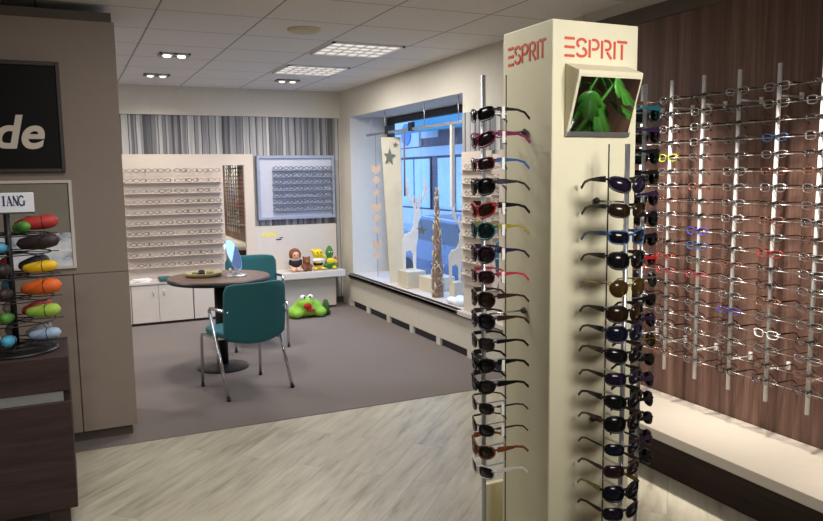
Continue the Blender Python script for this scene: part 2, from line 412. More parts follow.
# ------------------------------------------------------------------ eyewear
def outline(a, b, n, slant, cx, cz, N=26, drop=0.0):
    pts = []
    for k in range(N):
        q = 2*PI*k/N; c, s_ = math.cos(q), math.sin(q)
        x = a*math.copysign(abs(c)**(2/n), c); z = b*math.copysign(abs(s_)**(2/n), s_)
        z += slant*x
        if drop and s_ < 0: x *= 1 - drop*(-s_)
        pts.append((cx+x, cz+z))
    return pts
MESH = {}
WK = [2.2]
def wrap(x): return WK[0]*x*x
def eyewear_meshes(st):
    """st: dict(id, a,b,n,slant,drop, rim, th0, th1) -> cached meshes without materials keyed by part"""
    key = st['id']
    WK[0] = 1.6 if key.startswith('optic') else (2.6 if key == 'avia' else 4.6)
    if key in MESH: return MESH[key]
    out = {}
    R = outline(st['a'], st['b'], st['n'], st['slant'], .0355, 0, 26, st['drop'])
    front = MB(); lens = []
    for sgn in (1, -1):
        O = [(sgn*x, wrap(x), z) for x, z in R]
        front.tube(O, st['rim'], 6, True)
        vs = [(sgn*.0355, wrap(.0355)-.0008, 0)] + [(sgn*x, wrap(x)-.0008, z) for x, z in R] + [(sgn*.0355, wrap(.0355)+.0008, 0)] + [(sgn*x, wrap(x)+.0008, z) for x, z in R]
        n = len(R); fs = []
        for k in range(n):
            l = (k+1) % n; fs += [(0, 1+k, 1+l), (n+1, n+2+l, n+2+k), (1+k, n+2+k, n+2+l, 1+l)]
        m = MB(); m._add(vs, fs); lens.append(m)
    zb = st['b']*.35
    front.tube([(-.010, 0.0005, zb), (0, -.001, zb+.003), (.010, 0.0005, zb)], st['rim']*1.15, 6)
    ex = .0355+st['a']; zt = st['b']*.55 + st['slant']*st['a']*.8
    for sgn in (1, -1):
        front.tube([(sgn*(ex-.006), wrap(ex-.006)-.001, zt-.003), (sgn*(ex+.003), wrap(ex)+.001, zt), (sgn*(ex+.004), wrap(ex)+.008, zt)], st['rim']*1.3, 6)
    out['front_frame'] = front; out['lens'] = lens
    T = []
    for sgn in (1, -1):
        y0 = wrap(ex)+.007
        path = [(ex+.004, y0, zt), (ex+.005, .05, zt), (ex+.003, .095, zt-.001), (ex+.0, .122, zt-.008), (ex-.003, .142, zt-.026)]
        hs = [st['th0'], st['th0']*.8+st['th1']*.2, st['th1'], st['th1'], st['th1']*1.1]
        vs = []; fs = []
        for (x, y, z), h in zip(path, hs):
            t = .0013
            bend = .35 if y > .12 else 0
            for dx, dz in ((-t,-h), (t,-h), (t,h), (-t,h)): vs.append((sgn*(x+dx), y + dz*bend, z+dz))
        for i in range(len(path)-1):
            for k in range(4): fs.append((i*4+k, i*4+(k+1)%4, (i+1)*4+(k+1)%4, (i+1)*4+k))
        fs += [(0,1,2,3), (16,17,18,19)]
        m = MB(); m._add(vs, fs); T.append(m)
    out['temple'] = T
    MESH[key] = out
    return out
MCACHE = {}
def cached(key, builder, name, mat, smooth=True):
    k = (key, name, mat)
    if k not in MCACHE: MCACHE[k] = builder.mesh(name, mat, smooth)
    return MCACHE[k]
def eyewear(name, st, mats, label, cat, loc, rotz, group, tagside=None, tilt=0.0):
    fm, tm, lm = mats
    g_ = eyewear_meshes(st); k = st['id']
    t = thing(name, label, cat, loc, rotz, group)
    t.rotation_euler = (tilt, 0, rotz)
    put('front_frame', cached(k, g_['front_frame'], 'front_frame', fm), t)
    for i in (0, 1):
        put('lens', cached(k+str(i), g_['lens'][i], 'lens', lm), t)
        put('temple', cached(k+str(i), g_['temple'][i], 'temple', tm, False), t)
    if tagside:
        ex = .0355+st['a']; zt = st['b']*.55 + st['slant']*st['a']*.8
        put('price_tag', cached(k+'tag'+str(tagside), MB().box(tagside*(ex+.0045)-.002, tagside*(ex+.0045)+.003, .040, .050, zt-.027, zt+.006), 'price_tag', 'tag', False), t)
    return t
STY = {
 'rect':  dict(id='rect', a=.0285, b=.0185, n=3.2, slant=.10, drop=.06, rim=.0024, th0=.0060, th1=.0030),
 'wrapd': dict(id='wrapd', a=.0310, b=.0200, n=2.6, slant=.22, drop=.15, rim=.0030, th0=.0085, th1=.0035),
 'big':   dict(id='big', a=.0300, b=.0240, n=2.4, slant=.08, drop=.08, rim=.0030, th0=.0080, th1=.0030),
 'avia':  dict(id='avia', a=.0290, b=.0250, n=2.3, slant=.04, drop=.18, rim=.0011, th0=.0016, th1=.0016),
 'cat':   dict(id='cat', a=.0300, b=.0215, n=2.3, slant=.28, drop=.10, rim=.0028, th0=.0065, th1=.0028),
 'slim':  dict(id='slim', a=.0285, b=.0175, n=2.6, slant=.15, drop=.05, rim=.0014, th0=.0030, th1=.0022),
 'optic': dict(id='optic', a=.0260, b=.0155, n=2.8, slant=.05, drop=.05, rim=.0012, th0=.0022, th1=.0018),
 'optic2':dict(id='optic2', a=.0255, b=.0170, n=3.2, slant=.03, drop=.05, rim=.0018, th0=.0034, th1=.0022),
}
def lensmat(name, rgb): return plain(name, tuple(v*.55 for v in rgb), 0.16, 0.0, var=0.05, spec=0.35)
FM = {
 'fblack': plain('frame_black', (16,16,18), .32, spec=.35), 'fmag': plain('frame_plum', (112,30,74), .3), 'fburg': plain('frame_burgundy', (98,26,52), .3),
 'fblue': plain('frame_blue', (44,84,140), .3), 'fred': plain('frame_red', (178,32,34), .3), 'folive': plain('frame_olive_gold', (150,136,52), .35),
 'fpurp': plain('frame_dark_purple', (46,26,56), .3), 'fpink': plain('frame_raspberry', (178,52,74), .3), 'fbrown': plain('frame_dark_brown', (54,34,26), .3),
 'ftort': plain('frame_tortoise', (116,66,34), .25, var=.5, vscale=90), 'fteal': plain('frame_teal', (24,92,100), .3), 'fgold': plain('frame_gold', (168,142,84), .25, .9),
 'fsilv': plain('frame_silver', (176,174,172), .3, .85), 'fgun': plain('frame_gunmetal', (86,82,84), .3, .8), 'fwhite': plain('frame_white', (214,212,208), .3),
 'fpale': plain('frame_pale_grey', (150,142,136), .4), 'fgrey': plain('frame_grey', (92,88,86), .35), 'fyg': plain('frame_lime', (168,186,50), .35), 'fnavy': plain('frame_navy', (24,28,54), .3),
 'fcopper': plain('frame_copper', (150,96,74), .3, .6), 'fviolet': plain('frame_violet', (70,60,170), .3),
 'ldark': lensmat('lens_dark_grey', (30,30,34)), 'lbrown': lensmat('lens_brown', (76,48,28)), 'lpurp': lensmat('lens_purple', (58,40,76)), 'lteal': lensmat('lens_teal', (30,62,66)),
 'lamber': lensmat('lens_amber', (112,84,32)), 'lnavy': lensmat('lens_navy', (34,38,66)), 'lplum': lensmat('lens_plum', (70,42,52)), 'lgrey': lensmat('lens_grey', (78,74,74)),
}
M.update(FM)

# ------------------------------------------------------------------ display pillar
PX0, PX1, PY0, PY1, PZ = 1.269, 1.581, 1.752, 2.012, 1.95
pil = thing('display_pillar', 'tall square cream display pillar with red lettering on top and sunglasses on its sides', 'display stand', ((PX0+PX1)/2, (PY0+PY1)/2, 0))
cx_, cy_ = (PX0+PX1)/2, (PY0+PY1)/2
MB().box(PX0-cx_, PX1-cx_, PY0-cy_, PY1-cy_, 0.002, PZ).build('column', 'cream', pil, bevel=.004)
def word(mx, W, H, wd, h0, h1, name, mat):
    """stencil capitals E S P R I T in W x H, drawn in local xz"""
    m = MB()
    m_ = lambda pts, ww=wd: m.stroke([(x*W, z*H) for x, z in pts], ww, h0, h1, mx)
    for z in (.04, .5, .96): m_([(0, z), (.155, z)])
    # S
    arc = []
    for k in range(9): q = .15 + (k/8)*(PI*1.28); arc.append((.265+.07*math.cos(q), .74+.22*math.sin(q)))
    m_(arc)
    arc = []
    for k in range(9): q = PI*.42 - (k/8)*(PI*1.32); arc.append((.262+.078*math.cos(q), .27+.23*math.sin(q)))
    m_(arc)
    # P
    m_([(.392, 0), (.392, .96)])
    arc = [(.43, .96)]+[(.475+.06*math.cos(PI/2-PI*k/8), .71+.25*math.sin(PI/2-PI*k/8)) for k in range(9)]+[(.43, .46)]
    m_(arc)
    # R
    m_([(.59, 0), (.59, .96)])
    arc = [(.625, .96)]+[(.67+.058*math.cos(PI/2-PI*k/8), .72+.24*math.sin(PI/2-PI*k/8)) for k in range(9)]+[(.64, .48)]
    m_(arc); m_([(.67, .36), (.745, 0)])
    m_([(.795, 0), (.795, .96)])                       # I
    m_([(.835, .96), (1.0, .96)]); m_([(.915, 0), (.915, .84)])   # T
    o = m.build(name, mat, pil); return o
word(Matrix.Translation((PX0-cx_+.041, PY0-cy_, 1.848)), .228, .053, 0.0075, -.0016, .0003, 'lettering', 'red')
# left face runs from far (left in view) to near: local x -> world -y, normal -> -x
mxl = Matrix.Translation((PX0-cx_, PY1-cy_-.030, 1.848)) @ Matrix.Rotation(-PI/2, 4, 'Z')
word(mxl, .198, .053, 0.0075, -.0016, .0003, 'lettering', 'reddark')
# tilted mirror box on the front face
mb = thing('mirror_box', 'cream wedge box with a tilted mirror reflecting green leaves, fixed on the pillar front', 'mirror', (0,0,0))
xa, xb, ya, yb = 1.313, 1.545, PY0-.0005, 1.687
wz = [(xa, ya, 1.829), (xa, yb, 1.803), (xa, yb, 1.793), (xa, ya-.006, 1.622), (xa, ya, 1.622)]
vs = wz + [(xb, y, z) for _, y, z in wz]
b = MB(); b._add(vs, [(0,1,2,3,4), (9,8,7,6,5)] + [(i, i+5, (i+1)%5+5, (i+1)%5) for i in range(5)])
b.build('housing', 'cream', mb, bevel=.002)
u_ = Vector((0, yb-(ya-.006), 1.793-1.622)); L_ = u_.length; u_.normalize(); nrm = Vector((0, -u_.z, u_.y))
o0 = Vector((0, ya-.006, 1.622))
def onm(x, s_, h): return tuple(Vector((x, 0, 0)) + o0 + u_*s_ + nrm*h)
def slab(x0, x1, s0, s1, h0, h1):
    m = MB(); vs = [onm(x, s_, h) for h in (h0, h1) for x, s_ in ((x0,s0),(x1,s0),(x1,s1),(x0,s1))]
    m._add(vs, [(0,1,2,3),(4,5,6,7),(0,1,5,4),(1,2,6,5),(2,3,7,6),(3,0,4,7)]); return m
slab(xa+.008, xb-.008, .014, L_-.008, -.001, .002).build('mirror_glass', 'mirror', mb)
slab(xa, xb, 0, .014, -.001, .003).build('ledge', 'alu', mb)

def glasses_pole(lab, px, py, ztop, zs, face, brk, lock, off, name='sunglasses_pole'):
    """face: angle so that local -y points away from the pillar"""
    t = thing(name, lab, 'display pole', (px, py, 0), face, 'sunglasses poles on the pillar')
    MB().lathe([(.0072, .004), (.0072, ztop)], 14).build('pole', 'alu', t, True)
    for z in brk:
        b = MB().tube([(0,0,z), (0, off-.002, z)], .0028, 8); b.build('bracket', 'chrome', t, True)
        MB().ball((0, off-.008, z), (.011,.008,.011), 12, 8).build('knob', 'darkfit', t, True)
    MB().tube([(0, .078, .004), (0, .078, lock)], .0022, 6).build('lock_rod', 'darkfit', t, True)
    for z in zs:
        MB().box(-.004, .004, -.021, .0, z+.004, z+.010).box(-.004, .004, -.002, .079, z+.003, z+.006).build('holder', 'alu', t)
    return t
LZ = [1.688, 1.615, 1.544, 1.479, 1.41, 1.349, 1.279, 1.212, 1.144, 1.078, 1.01, 0.944, 0.878, 0.811, 0.743, 0.674, 0.61]
RZ = [1.481, 1.409, 1.334, 1.268, 1.189, 1.115, 1.057, 0.994, 0.925, 0.857, 0.791, 0.715, 0.649, 0.581, 0.519]
glasses_pole('slim metal pole of sunglasses on the shaded left side of the pillar', 1.118, 1.88, 1.802, LZ, -PI/2, (1.64, 1.093), 1.806, .151)
glasses_pole('slim metal pole of sunglasses on the lit front of the pillar', 1.428, 1.615, 1.594, RZ, 0, (1.432, .76), 1.597, .137)
SZ = [1.702-.068*k for k in range(18)]
glasses_pole('slim metal pole of sunglasses on the far right side of the pillar', 1.732, 1.88, 1.80, SZ, PI/2, (1.66, 1.05), 1.80, .151)
LS = [('rect','fblack','fblack','ldark','black sunglasses'), ('wrapd','fmag','fmag','lplum','plum sunglasses'), ('rect','fburg','fblue','lplum','burgundy sunglasses with a blue temple'),
      ('big','fblack','fgun','ldark','dark sunglasses with grey temples'), ('wrapd','fred','fblack','lbrown','red and black sunglasses'), ('big','fteal','folive','lteal','teal sunglasses with olive gold temples'),
      ('big','fpurp','fpurp','lplum','dark purple sunglasses'), ('rect','fburg','fpink','lplum','raspberry sunglasses'), ('big','fbrown','fbrown','lbrown','dark brown sunglasses'),
      ('big','fpurp','fbrown','ldark','purple brown sunglasses'), ('rect','fbrown','fblack','lgrey','brown and black sunglasses'), ('wrapd','fblack','fblack','ldark','broad black sunglasses'),
      ('wrapd','fblack','fblack','lgrey','black wraparound sunglasses'), ('slim','fgrey','fgun','ldark','thin grey sunglasses'), ('slim','fblack','fbrown','ldark','slim black sunglasses'),
      ('wrapd','ftort','ftort','lbrown','tortoiseshell sunglasses'), ('rect','fwhite','fwhite','lplum','white sunglasses')]
for i, (z, (s_, f, tm, l, d)) in enumerate(zip(LZ, LS)):
    eyewear('sunglasses', STY[s_], (f, tm, l), d + ', %s from top on the left side of the pillar' % ORD[i], 'sunglasses', (1.118-.021, 1.88, z), -PI/2, 'sunglasses on the left side of the pillar', 1 if i in (0,1,2,4,5,6,7,11,13,14) else None)
RS = [('wrapd','fblack','fblack','lpurp','black sunglasses with purple lenses'), ('rect','fblack','fblack','lbrown','black sunglasses with brown lenses'), ('rect','fblue','fblue','ldark','blue sunglasses'),
      ('big','fblack','fblack','ldark','large black sunglasses'), ('avia','fgold','fgold','lamber','gold aviator sunglasses with amber lenses'), ('big','fblack','fblack','lbrown','black half rim sunglasses with brown lenses'),
      ('big','fnavy','fblack','lnavy','navy sunglasses'), ('wrapd','fblack','fbrown','ldark','broad black sunglasses'), ('rect','fblack','fblack','lpurp','black sunglasses with violet lenses'),
      ('wrapd','fblack','fblack','ldark','angular black sunglasses'), ('big','fblack','fbrown','ldark','black sunglasses with wide brown temples'), ('slim','fblack','fblack','lnavy','thin black sunglasses'),
      ('rect','fbrown','fbrown','lplum','dark brown sunglasses with plum lenses'), ('big','fblack','folive','lnavy','black sunglasses with olive temples'), ('rect','fblack','fblack','lpurp','black sunglasses with deep violet lenses')]
for i, (z, (s_, f, tm, l, d)) in enumerate(zip(RZ, RS)):
    eyewear('sunglasses', STY[s_], (f, tm, l), d + ', %s from top on the pillar front' % ORD[i], 'sunglasses', (1.428, 1.615-.021, z), 0, 'sunglasses on the front of the pillar', None)
fs_ = [('big','fteal','fteal','lteal','teal'), ('wrapd','fblack','fblack','ldark','black'), ('big','fpurp','fpurp','lplum','dark purple'), ('big','fblack','fblack','lteal','black')]
for i, z in enumerate(SZ):
    s_, f, tm, l, d = fs_[0] if i == 0 else (('rect','fred','fred','lplum','red') if i == 7 else (('avia','fgold','fgold','lamber','gold') if i == 11 else (('avia','fsilv','fsilv','lgrey','silver') if i == 8 else fs_[1 + i % 3])))
    eyewear('sunglasses', STY[s_], (f, tm, l), d + ' sunglasses, %s from top on the far right side of the pillar' % ORD[i], 'sunglasses', (1.732+.021, 1.88, z), PI/2, 'sunglasses on the right side of the pillar', None)
# low pedestal behind the pillar
tag(MB().box(1.257, 1.50, 2.095, 2.115, .002, .442).build('upright_panel', 'cream', bevel=.003), 'low cream upright panel standing behind the left foot of the display pillar', 'panel')

# ------------------------------------------------------------------ eyeglass rods on the walnut wall
RODY = [3.026, 2.820, 2.615, 2.410, 2.205, 2.000]
ROWZ = [1.868-.0715*k for k in range(19)]
RX = 2.77
side = ['leftmost rod', 'second rod from the left', 'third rod from the left', 'third rod from the right', 'second rod from the right', 'rightmost rod']
for ri, y in enumerate(RODY):
    t = thing('eyeglass_rod', 'slim silver rod of eyeglasses on the walnut wall, ' + side[ri], 'display rod', (RX, y, 0), -PI/2, 'eyeglass rods on the walnut wall')
    MB().lathe([(.0092, .487), (.0092, 1.965)], 14).build('pole', 'rod', t, True)
    for z in (1.83, .632):
        MB().tube([(0,0,z), (0,.149,z)], .0045, 8).build('bracket', 'rod', t, True)
        MB().box(-.008,.008,.138,.1495,z-.018,z+.018).build('wall_clip', 'fwhite', t)
    for k, z in enumerate(ROWZ):
        MB().box(-.0105, .0105, -.0185, .0105, z+.002, z+.012).build('holder', 'darkfit', t); MB().tube([(-.099,-.0135,z-.001),(.099,-.0135,z-.001)], .0017, 6).build('rest_bar', 'fsilv', t, True)
RM = ['fsilv','fgun','fsilv','fcopper','fgrey','fsilv','fbrown','fgun','fgrey','fsilv','fcopper','fblack','fgrey']
names = {'fsilv':'silver','fgun':'gunmetal','fcopper':'copper','fgrey':'grey','fbrown':'brown','fwhite':'white','fblack':'black','fyg':'lime','fred':'red','fviolet':'violet','fblue':'blue','fpink':'pink','fteal':'teal'}
special = {(1,4):'fyg', (4,3):'fblue', (1,12):'fpink', (2,12):'fpink', (3,14):'fviolet', (4,15):'fwhite', (0,12):'fred', (2,10):'fblue', (5,17):'fcopper', (4,10):'fred', (2,9):'fviolet', (1,11):'fred'}
rr = random.Random(3)
for ri, y in enumerate(RODY):
    for k, z in enumerate(ROWZ):
        f = special.get((ri, k)) or rr.choice(RM)
        st = STY['optic2'] if rr.random() < .4 else STY['optic']
        tm = f if rr.random() < .25 else rr.choice(['fblack','fblack','fgun','fbrown'])
        eyewear('eyeglasses', st, (f, tm, 'demolens'), '%s eyeglasses, %s from top on the %s of the walnut wall' % (names[f], ORD[k], side[ri]), 'eyeglasses', (RX-.0200, y, z), -PI/2, 'eyeglasses on the walnut wall')
# floating bench
bn = thing('bench', 'long ivory bench ledge on a dark base under the eyeglass rods', 'bench', (2.686, 1.0, 0))
MB().box(-.23, .228, -2.6, 2.74, .25, .30).build('top', 'bench', bn, bevel=.004)
MB().box(-.06, .228, -2.6, 2.74, .002, .25).build('base_panel', 'wenge_base', bn)
for y in (-1.2, .55, 2.02): MB().box(-.16, -.06, y, y+.16, .002, .25).build('foot', 'wenge_base', bn)

# ------------------------------------------------------------------ back wall: cabinets, eyeglass shelves, panels
CY = 7.83
for i, (x0, x1, hs, lab) in enumerate(((-.28, .52, 1, 'far left white base cabinet half hidden behind the taupe cupboard'), (.52, 1.129, 0, 'white base cabinet with two short handles under the eyeglass shelves'), (1.133, 1.80, 0, 'white base cabinet behind the round table'))):
    c = thing('base_cabinet', lab, 'cabinet', ((x0+x1)/2, 8.0, 0), 0, 'white base cabinets along the back wall')
    hx = (x1-x0)/2-.002
    MB().box(-hx, hx, CY-8.0+.02, .20, .03, .425).build('body', 'white', c); MB().box(-hx, hx, CY-8.0+.04, .19, .004, .03).build('plinth', 'taupe_dark', c)
    for s_ in (0, 1):
        dx0, dx1 = (-hx+.002, -.003) if s_ == 0 else (.003, hx-.002)
        if i == 1: dx0, dx1 = (-hx+.002, .785-(x0+x1)/2-.002) if s_ == 0 else (.785-(x0+x1)/2+.002, hx-.002)
        d = MB().box(dx0, dx1, CY-8.0, CY-8.0+.0195, .033, .422).build('door', 'white', c, bevel=.002)
        hxp = (dx1-.05) if s_ == 0 else (dx0+.05)
        if i < 2: MB().tube([(hxp, CY-8.0+.001, .37), (hxp, CY-8.0-.02, .365), (hxp, CY-8.0-.02, .315), (hxp, CY-8.0+.001, .31)], .005, 8).build('handle', 'alu', d, True)
tag(MB().box(-.28, 1.80, CY-.012, 8.115, .426, .45).build('long_worktop', 'white', bevel=.003), 'long white worktop over the base cabinets below the eyeglass shelves', 'worktop')
dp = thing('eyeglass_shelf_wall', 'large white back panel of narrow eyeglass shelves with a tall mirror strip at right', 'display shelf', (1.17, 8.199, .451))
MB().box(-.70, .372, -.08, 0, 0, 1.305).box(.372, .605, -.08, 0, 1.185, 1.305).box(.605, .705, -.08, 0, 0, 1.305).box(.372, .605, -.04, 0, 0, 1.19).build('back_panel', 'panel', dp)
MB().box(.372, .605, -.05, -.04, 0, 1.185).build('mirror', 'mirror', dp)
SHZ = [1.005-.1105*k for k in range(9)]
for z in SHZ: MB().box(-.68, .35, -.155, -.08, z, z+.008).build('shelf', plain('shelf_white', (206,192,178), .5), dp)
m = MB()
def small_glasses(sc=1.0):
    m = MB(); a, b_ = .026*sc, .017*sc
    for s_ in (1, -1):
        m.tube([(s_*x*sc, 0, z*sc) for x, z in outline(.027, .017, 2.6, .05, .034, .0, 14)], .0032*sc, 5, True)
        m.tube([(s_*.062*sc, 0, .006*sc), (s_*.064*sc, .06*sc, .006*sc), (s_*.062*sc, .075*sc, -.012*sc)], .0026*sc, 4)
    m.tube([(-.009*sc, 0, .004*sc), (.009*sc, 0, .004*sc)], .003*sc, 5); return m
SG = {f: small_glasses().mesh('eyeglasses', f, True) for f in ('fblack','fgun','fbrown','fgrey','fcopper','fpale')}; names['fpale'] = 'pale grey'
cols = [-.60,-.46,-.33,-.20,-.03,.05+.03,.19,.30]
cols = [-.615,-.485,-.365,-.24,-.075,.04,.155,.27]
posn = ['leftmost','second from left','third from left','fourth from left','fourth from right','third from right','second from right','rightmost']
for k, z in enumerate(SHZ):
    for j, x in enumerate(cols):
        f = rr.choice(['fpale','fgrey','fpale'] if j < 4 else ['fgrey','fgun','fgrey','fpale'])
        o = put('eyeglasses', SG[f], None, (1.17+x, 8.199-.150, .451+z+.008+.0205)); o.scale = (1,.85,1)
        tag(o, '%s %s eyeglasses on shelf %s white shelf wall' % (posn[j], names[f], ['one, the topmost,','two from top','three from top','four from top','five from top','four from bottom','three from bottom','two from bottom','one, the lowest,'][k]), 'eyeglasses', 'eyeglasses on the white shelf wall')
# row without a shelf at the top of the panel
for j, x in enumerate(cols):
    f = rr.choice(['fpale','fpale','fgrey'])
    o = put('eyeglasses', SG[f], None, (1.17+x, 8.199-.148, .451+1.135)); o.scale = (1,.85,1)
    tag(o, '%s %s eyeglasses pegged above the top shelf of the white wall' % (posn[j], names[f]), 'eyeglasses', 'eyeglasses pegged above the shelves')
pg = MB()
for x in cols: pg.box(x-.003, x+.003, -.149, -.079, 1.134, 1.139)
pg.build('peg_row', 'fgrey', dp)
# blue framed display
bp_ = thing('blue_display_panel', 'pale blue framed panel with rows of small eyeglasses on the striped wall', 'display panel', (2.37, 8.199, 1.0))
MB().box(-.45, .45, -.06, 0, .025, .74).build('panel', 'bluepanel', bp_)
MB().box(-.45, -.42, -.085, -.06, .025, .74).box(.42, .45, -.085, -.06, .025, .74).box(-.42, .42, -.085, -.06, .71, .74).box(-.42, .42, -.085, -.06, .025, .05).build('frame', 'blueframe', bp_)
bc = [-.22,-.10,.02,.14,.26,.36]
for k in range(7):
    z = .60-.075*k
    MB().box(-.28, .41, -.12, -.06, z-.028, z-.022).build('rail', 'blueframe', bp_)
    for j, x in enumerate(bc):
        f = rr.choice(['fgun','fgrey','fblack'])
        o = put('eyeglasses', SG[f], None, (2.37+x, 8.199-.115, 1.0+z-.0015)); o.scale = (.8,.68,1)
        tag(o, '%s %s eyeglasses in row %s of the pale blue display panel' % (['leftmost','second from left','third from left','third from right','second from right','rightmost'][j], names[f], ['one from top','two from top','three from top','four, the middle,','three from bottom','two from bottom','one from bottom'][k]), 'eyeglasses', 'eyeglasses on the blue panel')
# toy counter
tc = thing('toy_counter', 'white counter with back panel and a shelf slab holding small plush toys', 'counter', (2.30, 8.0, 0))
MB().box(-.47, .53, .13, .199, .451, .952).build('back_panel', 'white', tc)
MB().box(-.49, .50, -.24, .199, .375, .45).build('slab', 'white', tc, bevel=.006)
MB().box(-.47, .43, -.10, .199, .03, .375).build('body', 'white', tc); MB().box(-.47, .43, -.08, .199, .004, .03).build('plinth', 'taupe_dark', tc)
sk = MB()
for i in range(5): sk.box(-.345+i*.033, -.345+i*.033+.024, .1275, .131, .835, .875)
sk.build('lettering', 'stickery', tc); MB().box(-.19, -.13, .1275, .131, .79, .803).box(-.15,-.11,.1275,.131,.81,.82).build('small_emblem', 'plushblack', tc)
tag(MB().box(1.83, 1.845, 8.10, 8.199, .46, 1.73).build('side_strip', 'white'), 'thin white upright strip between the shelf wall and the blue panel', 'strip') if False else None

# items on the back counter
tag(MB().box(-.06,.06,-.09,.09,0,.035).build('case', plain('teal_case',(40,92,96),.5), bevel=.008, loc=(.86, 7.90, .4505)), 'small dark teal case lying on the white counter in front of the eyeglass shelves', 'case')
pp = MB()
for i in range(4): pp.box(-.09+.01*i, .09+.006*i, -.07, .07, i*.006, i*.006+.0055, Matrix.Rotation(.1*i, 4, 'Z'))
tag(pp.build('leaflets', 'paper', loc=(.62, 7.93, .4505)), 'small stack of white leaflets at the left end of the back counter', 'leaflets')
tag(MB().box(-.05,.05,-.03,.03,0,.02).build('case', plain('orange_case',(206,140,84),.5), bevel=.006, loc=(1.18, 7.90, .4505)), 'small orange tan case on the back counter near the round table', 'case')

# ------------------------------------------------------------------ plush toys
def plush(name, mb, mat, parent=None, vox=.012):
    o = mb.build(name, mat, parent, True)
    r = o.modifiers.new('remesh', 'REMESH'); r.mode = 'VOXEL'; r.voxel_size = vox; r.use_smooth_shade = True
    s_ = o.modifiers.new('smooth', 'SMOOTH'); s_.factor = .5; s_.iterations = 4
    return o
tx = lambda px: px
t = thing('plush_doll', 'brown haired soft doll in a dark outfit, leftmost toy on the white counter', 'toy', (2.25, 7.87, .4505), 0, 'plush toys on the white counter')
plush('body', MB().ball((0,0,.06),(.045,.04,.06)).ball((0,0,.165),(.05,.045,.05)).ball((-.05,-.01,.08),(.018,.018,.05)).ball((.05,-.01,.08),(.018,.018,.05)).ball((-.03,-.04,.018),(.02,.045,.018)).ball((.03,-.04,.018),(.02,.045,.018)), 'skin', t)
plush('outfit', MB().ball((0,0,.07),(.052,.047,.052)).ball((-.05,-.01,.09),(.022,.022,.04)).ball((.05,-.01,.09),(.022,.022,.04)), 'plushblack', t)
plush('hair', MB().ball((0,.012,.185),(.058,.048,.046)).ball((-.04,.0,.165),(.022,.035,.04)).ball((.04,.0,.165),(.022,.035,.04)), 'brown', t)
MB().ball((-.017,-.0435,.168),.006,8,6).build('eye','plushblack',t,True); MB().ball((.017,-.0435,.168),.006,8,6).build('eye','plushblack',t,True)
t = thing('plush_bear', 'small round brown plush sitting beside the brown haired doll', 'toy', (2.375, 7.86, .4505), 0, 'plush toys on the white counter')
plush('body', MB().ball((0,0,.045),(.048,.042,.045)).ball((0,-.005,.105),(.042,.04,.036)).ball((-.03,0,.138),.015).ball((.03,0,.138),.015).ball((-.045,-.02,.05),(.016,.03,.016)).ball((.045,-.02,.05),(.016,.03,.016)).ball((-.03,-.045,.016),(.017,.025,.016)).ball((.03,-.045,.016),(.017,.025,.016)), 'brown', t)
plush('muzzle', MB().ball((0,-.042,.097),(.02,.014,.015)), 'brownl', t, .006); MB().ball((0,-.056,.1),.006,8,6).build('nose','plushblack',t,True)
t = thing('plush_bird', 'yellow headed plush with a white chest and black middle on the white counter', 'toy', (2.515, 7.87, .4505), 0, 'plush toys on the white counter')
plush('body', MB().ball((0,0,.07),(.045,.04,.065)).ball((0,0,.165),(.055,.048,.05)).ball((-.06,0,.2),(.016,.02,.02)).ball((.055,0,.13),(.03,.03,.016)), 'yellow', t)
plush('shirt', MB().ball((0,0,.10),(.053,.047,.028)).ball((-.05,-.01,.1),(.02,.02,.02)).ball((.05,-.01,.1),(.02,.02,.02)), 'plushwhite', t); plush('trousers', MB().ball((0,0,.062),(.055,.048,.026)), 'plushblack', t)
plush('shoes', MB().ball((-.04,-.035,.018),(.024,.04,.018)).ball((.04,-.035,.018),(.024,.04,.018)), 'yellow', t)
MB().ball((-.018,-.045,.178),.007,8,6).build('eye','plushblack',t,True); MB().ball((.018,-.045,.178),.007,8,6).build('eye','plushblack',t,True)
t = thing('plush_turtle', 'green plush with a yellow belly, rightmost upright toy on the white counter', 'toy', (2.655, 7.88, .4505), 0, 'plush toys on the white counter')
plush('body', MB().ball((0,0,.06),(.05,.045,.06)).ball((0,0,.165),(.042,.04,.055)).ball((0,0,.215),(.025,.025,.025)).ball((-.055,-.015,.04),(.022,.03,.022)).ball((.055,-.015,.04),(.022,.03,.022)), 'green', t)
plush('belly', MB().ball((.0,-.025,.085),(.045,.03,.035)).ball((.055,-.01,.075),(.024,.024,.026)), 'yellow', t); plush('feet', MB().ball((.035,-.045,.02),(.026,.03,.02)), 'yellow', t)
MB().ball((-.014,-.038,.178),.007,8,6).build('eye','plushwhite',t,True); MB().ball((.014,-.038,.178),.007,8,6).build('eye','plushwhite',t,True)
t = thing('plush_duckling', 'small brown and yellow plush tucked in the corner at the end of the white counter', 'toy', (2.745, 7.91, .4505), 0, 'plush toys on the white counter')
plush('body', MB().ball((0,0,.045),(.026,.035,.045)).ball((0,-.005,.105),(.026,.028,.028)), 'brownl', t); plush('wing', MB().ball((-.022,-.005,.04),(.012,.028,.025)), 'yellow', t, .007)
t = thing('plush_frog', 'big lime green plush frog with red mouth lying on the carpet by the toy counter', 'toy', (2.26, 7.50, .004))
plush('body', MB().ball((0,0,.10),(.17,.13,.10)).ball((-.03,-.05,.16),(.10,.09,.075)).ball((-.13,-.06,.055),(.07,.08,.055)).ball((.12,-.07,.055),(.075,.08,.055)).ball((-.16,.0,.06),(.06,.09,.06)), 'lime', t, .016)
plush('tail', MB().ball((.21,.0,.09),(.035,.07,.09)).ball((.235,0,.03),(.03,.05,.03)).ball((.15,0,.05),(.07,.06,.045)), 'dgreen', t, .014)
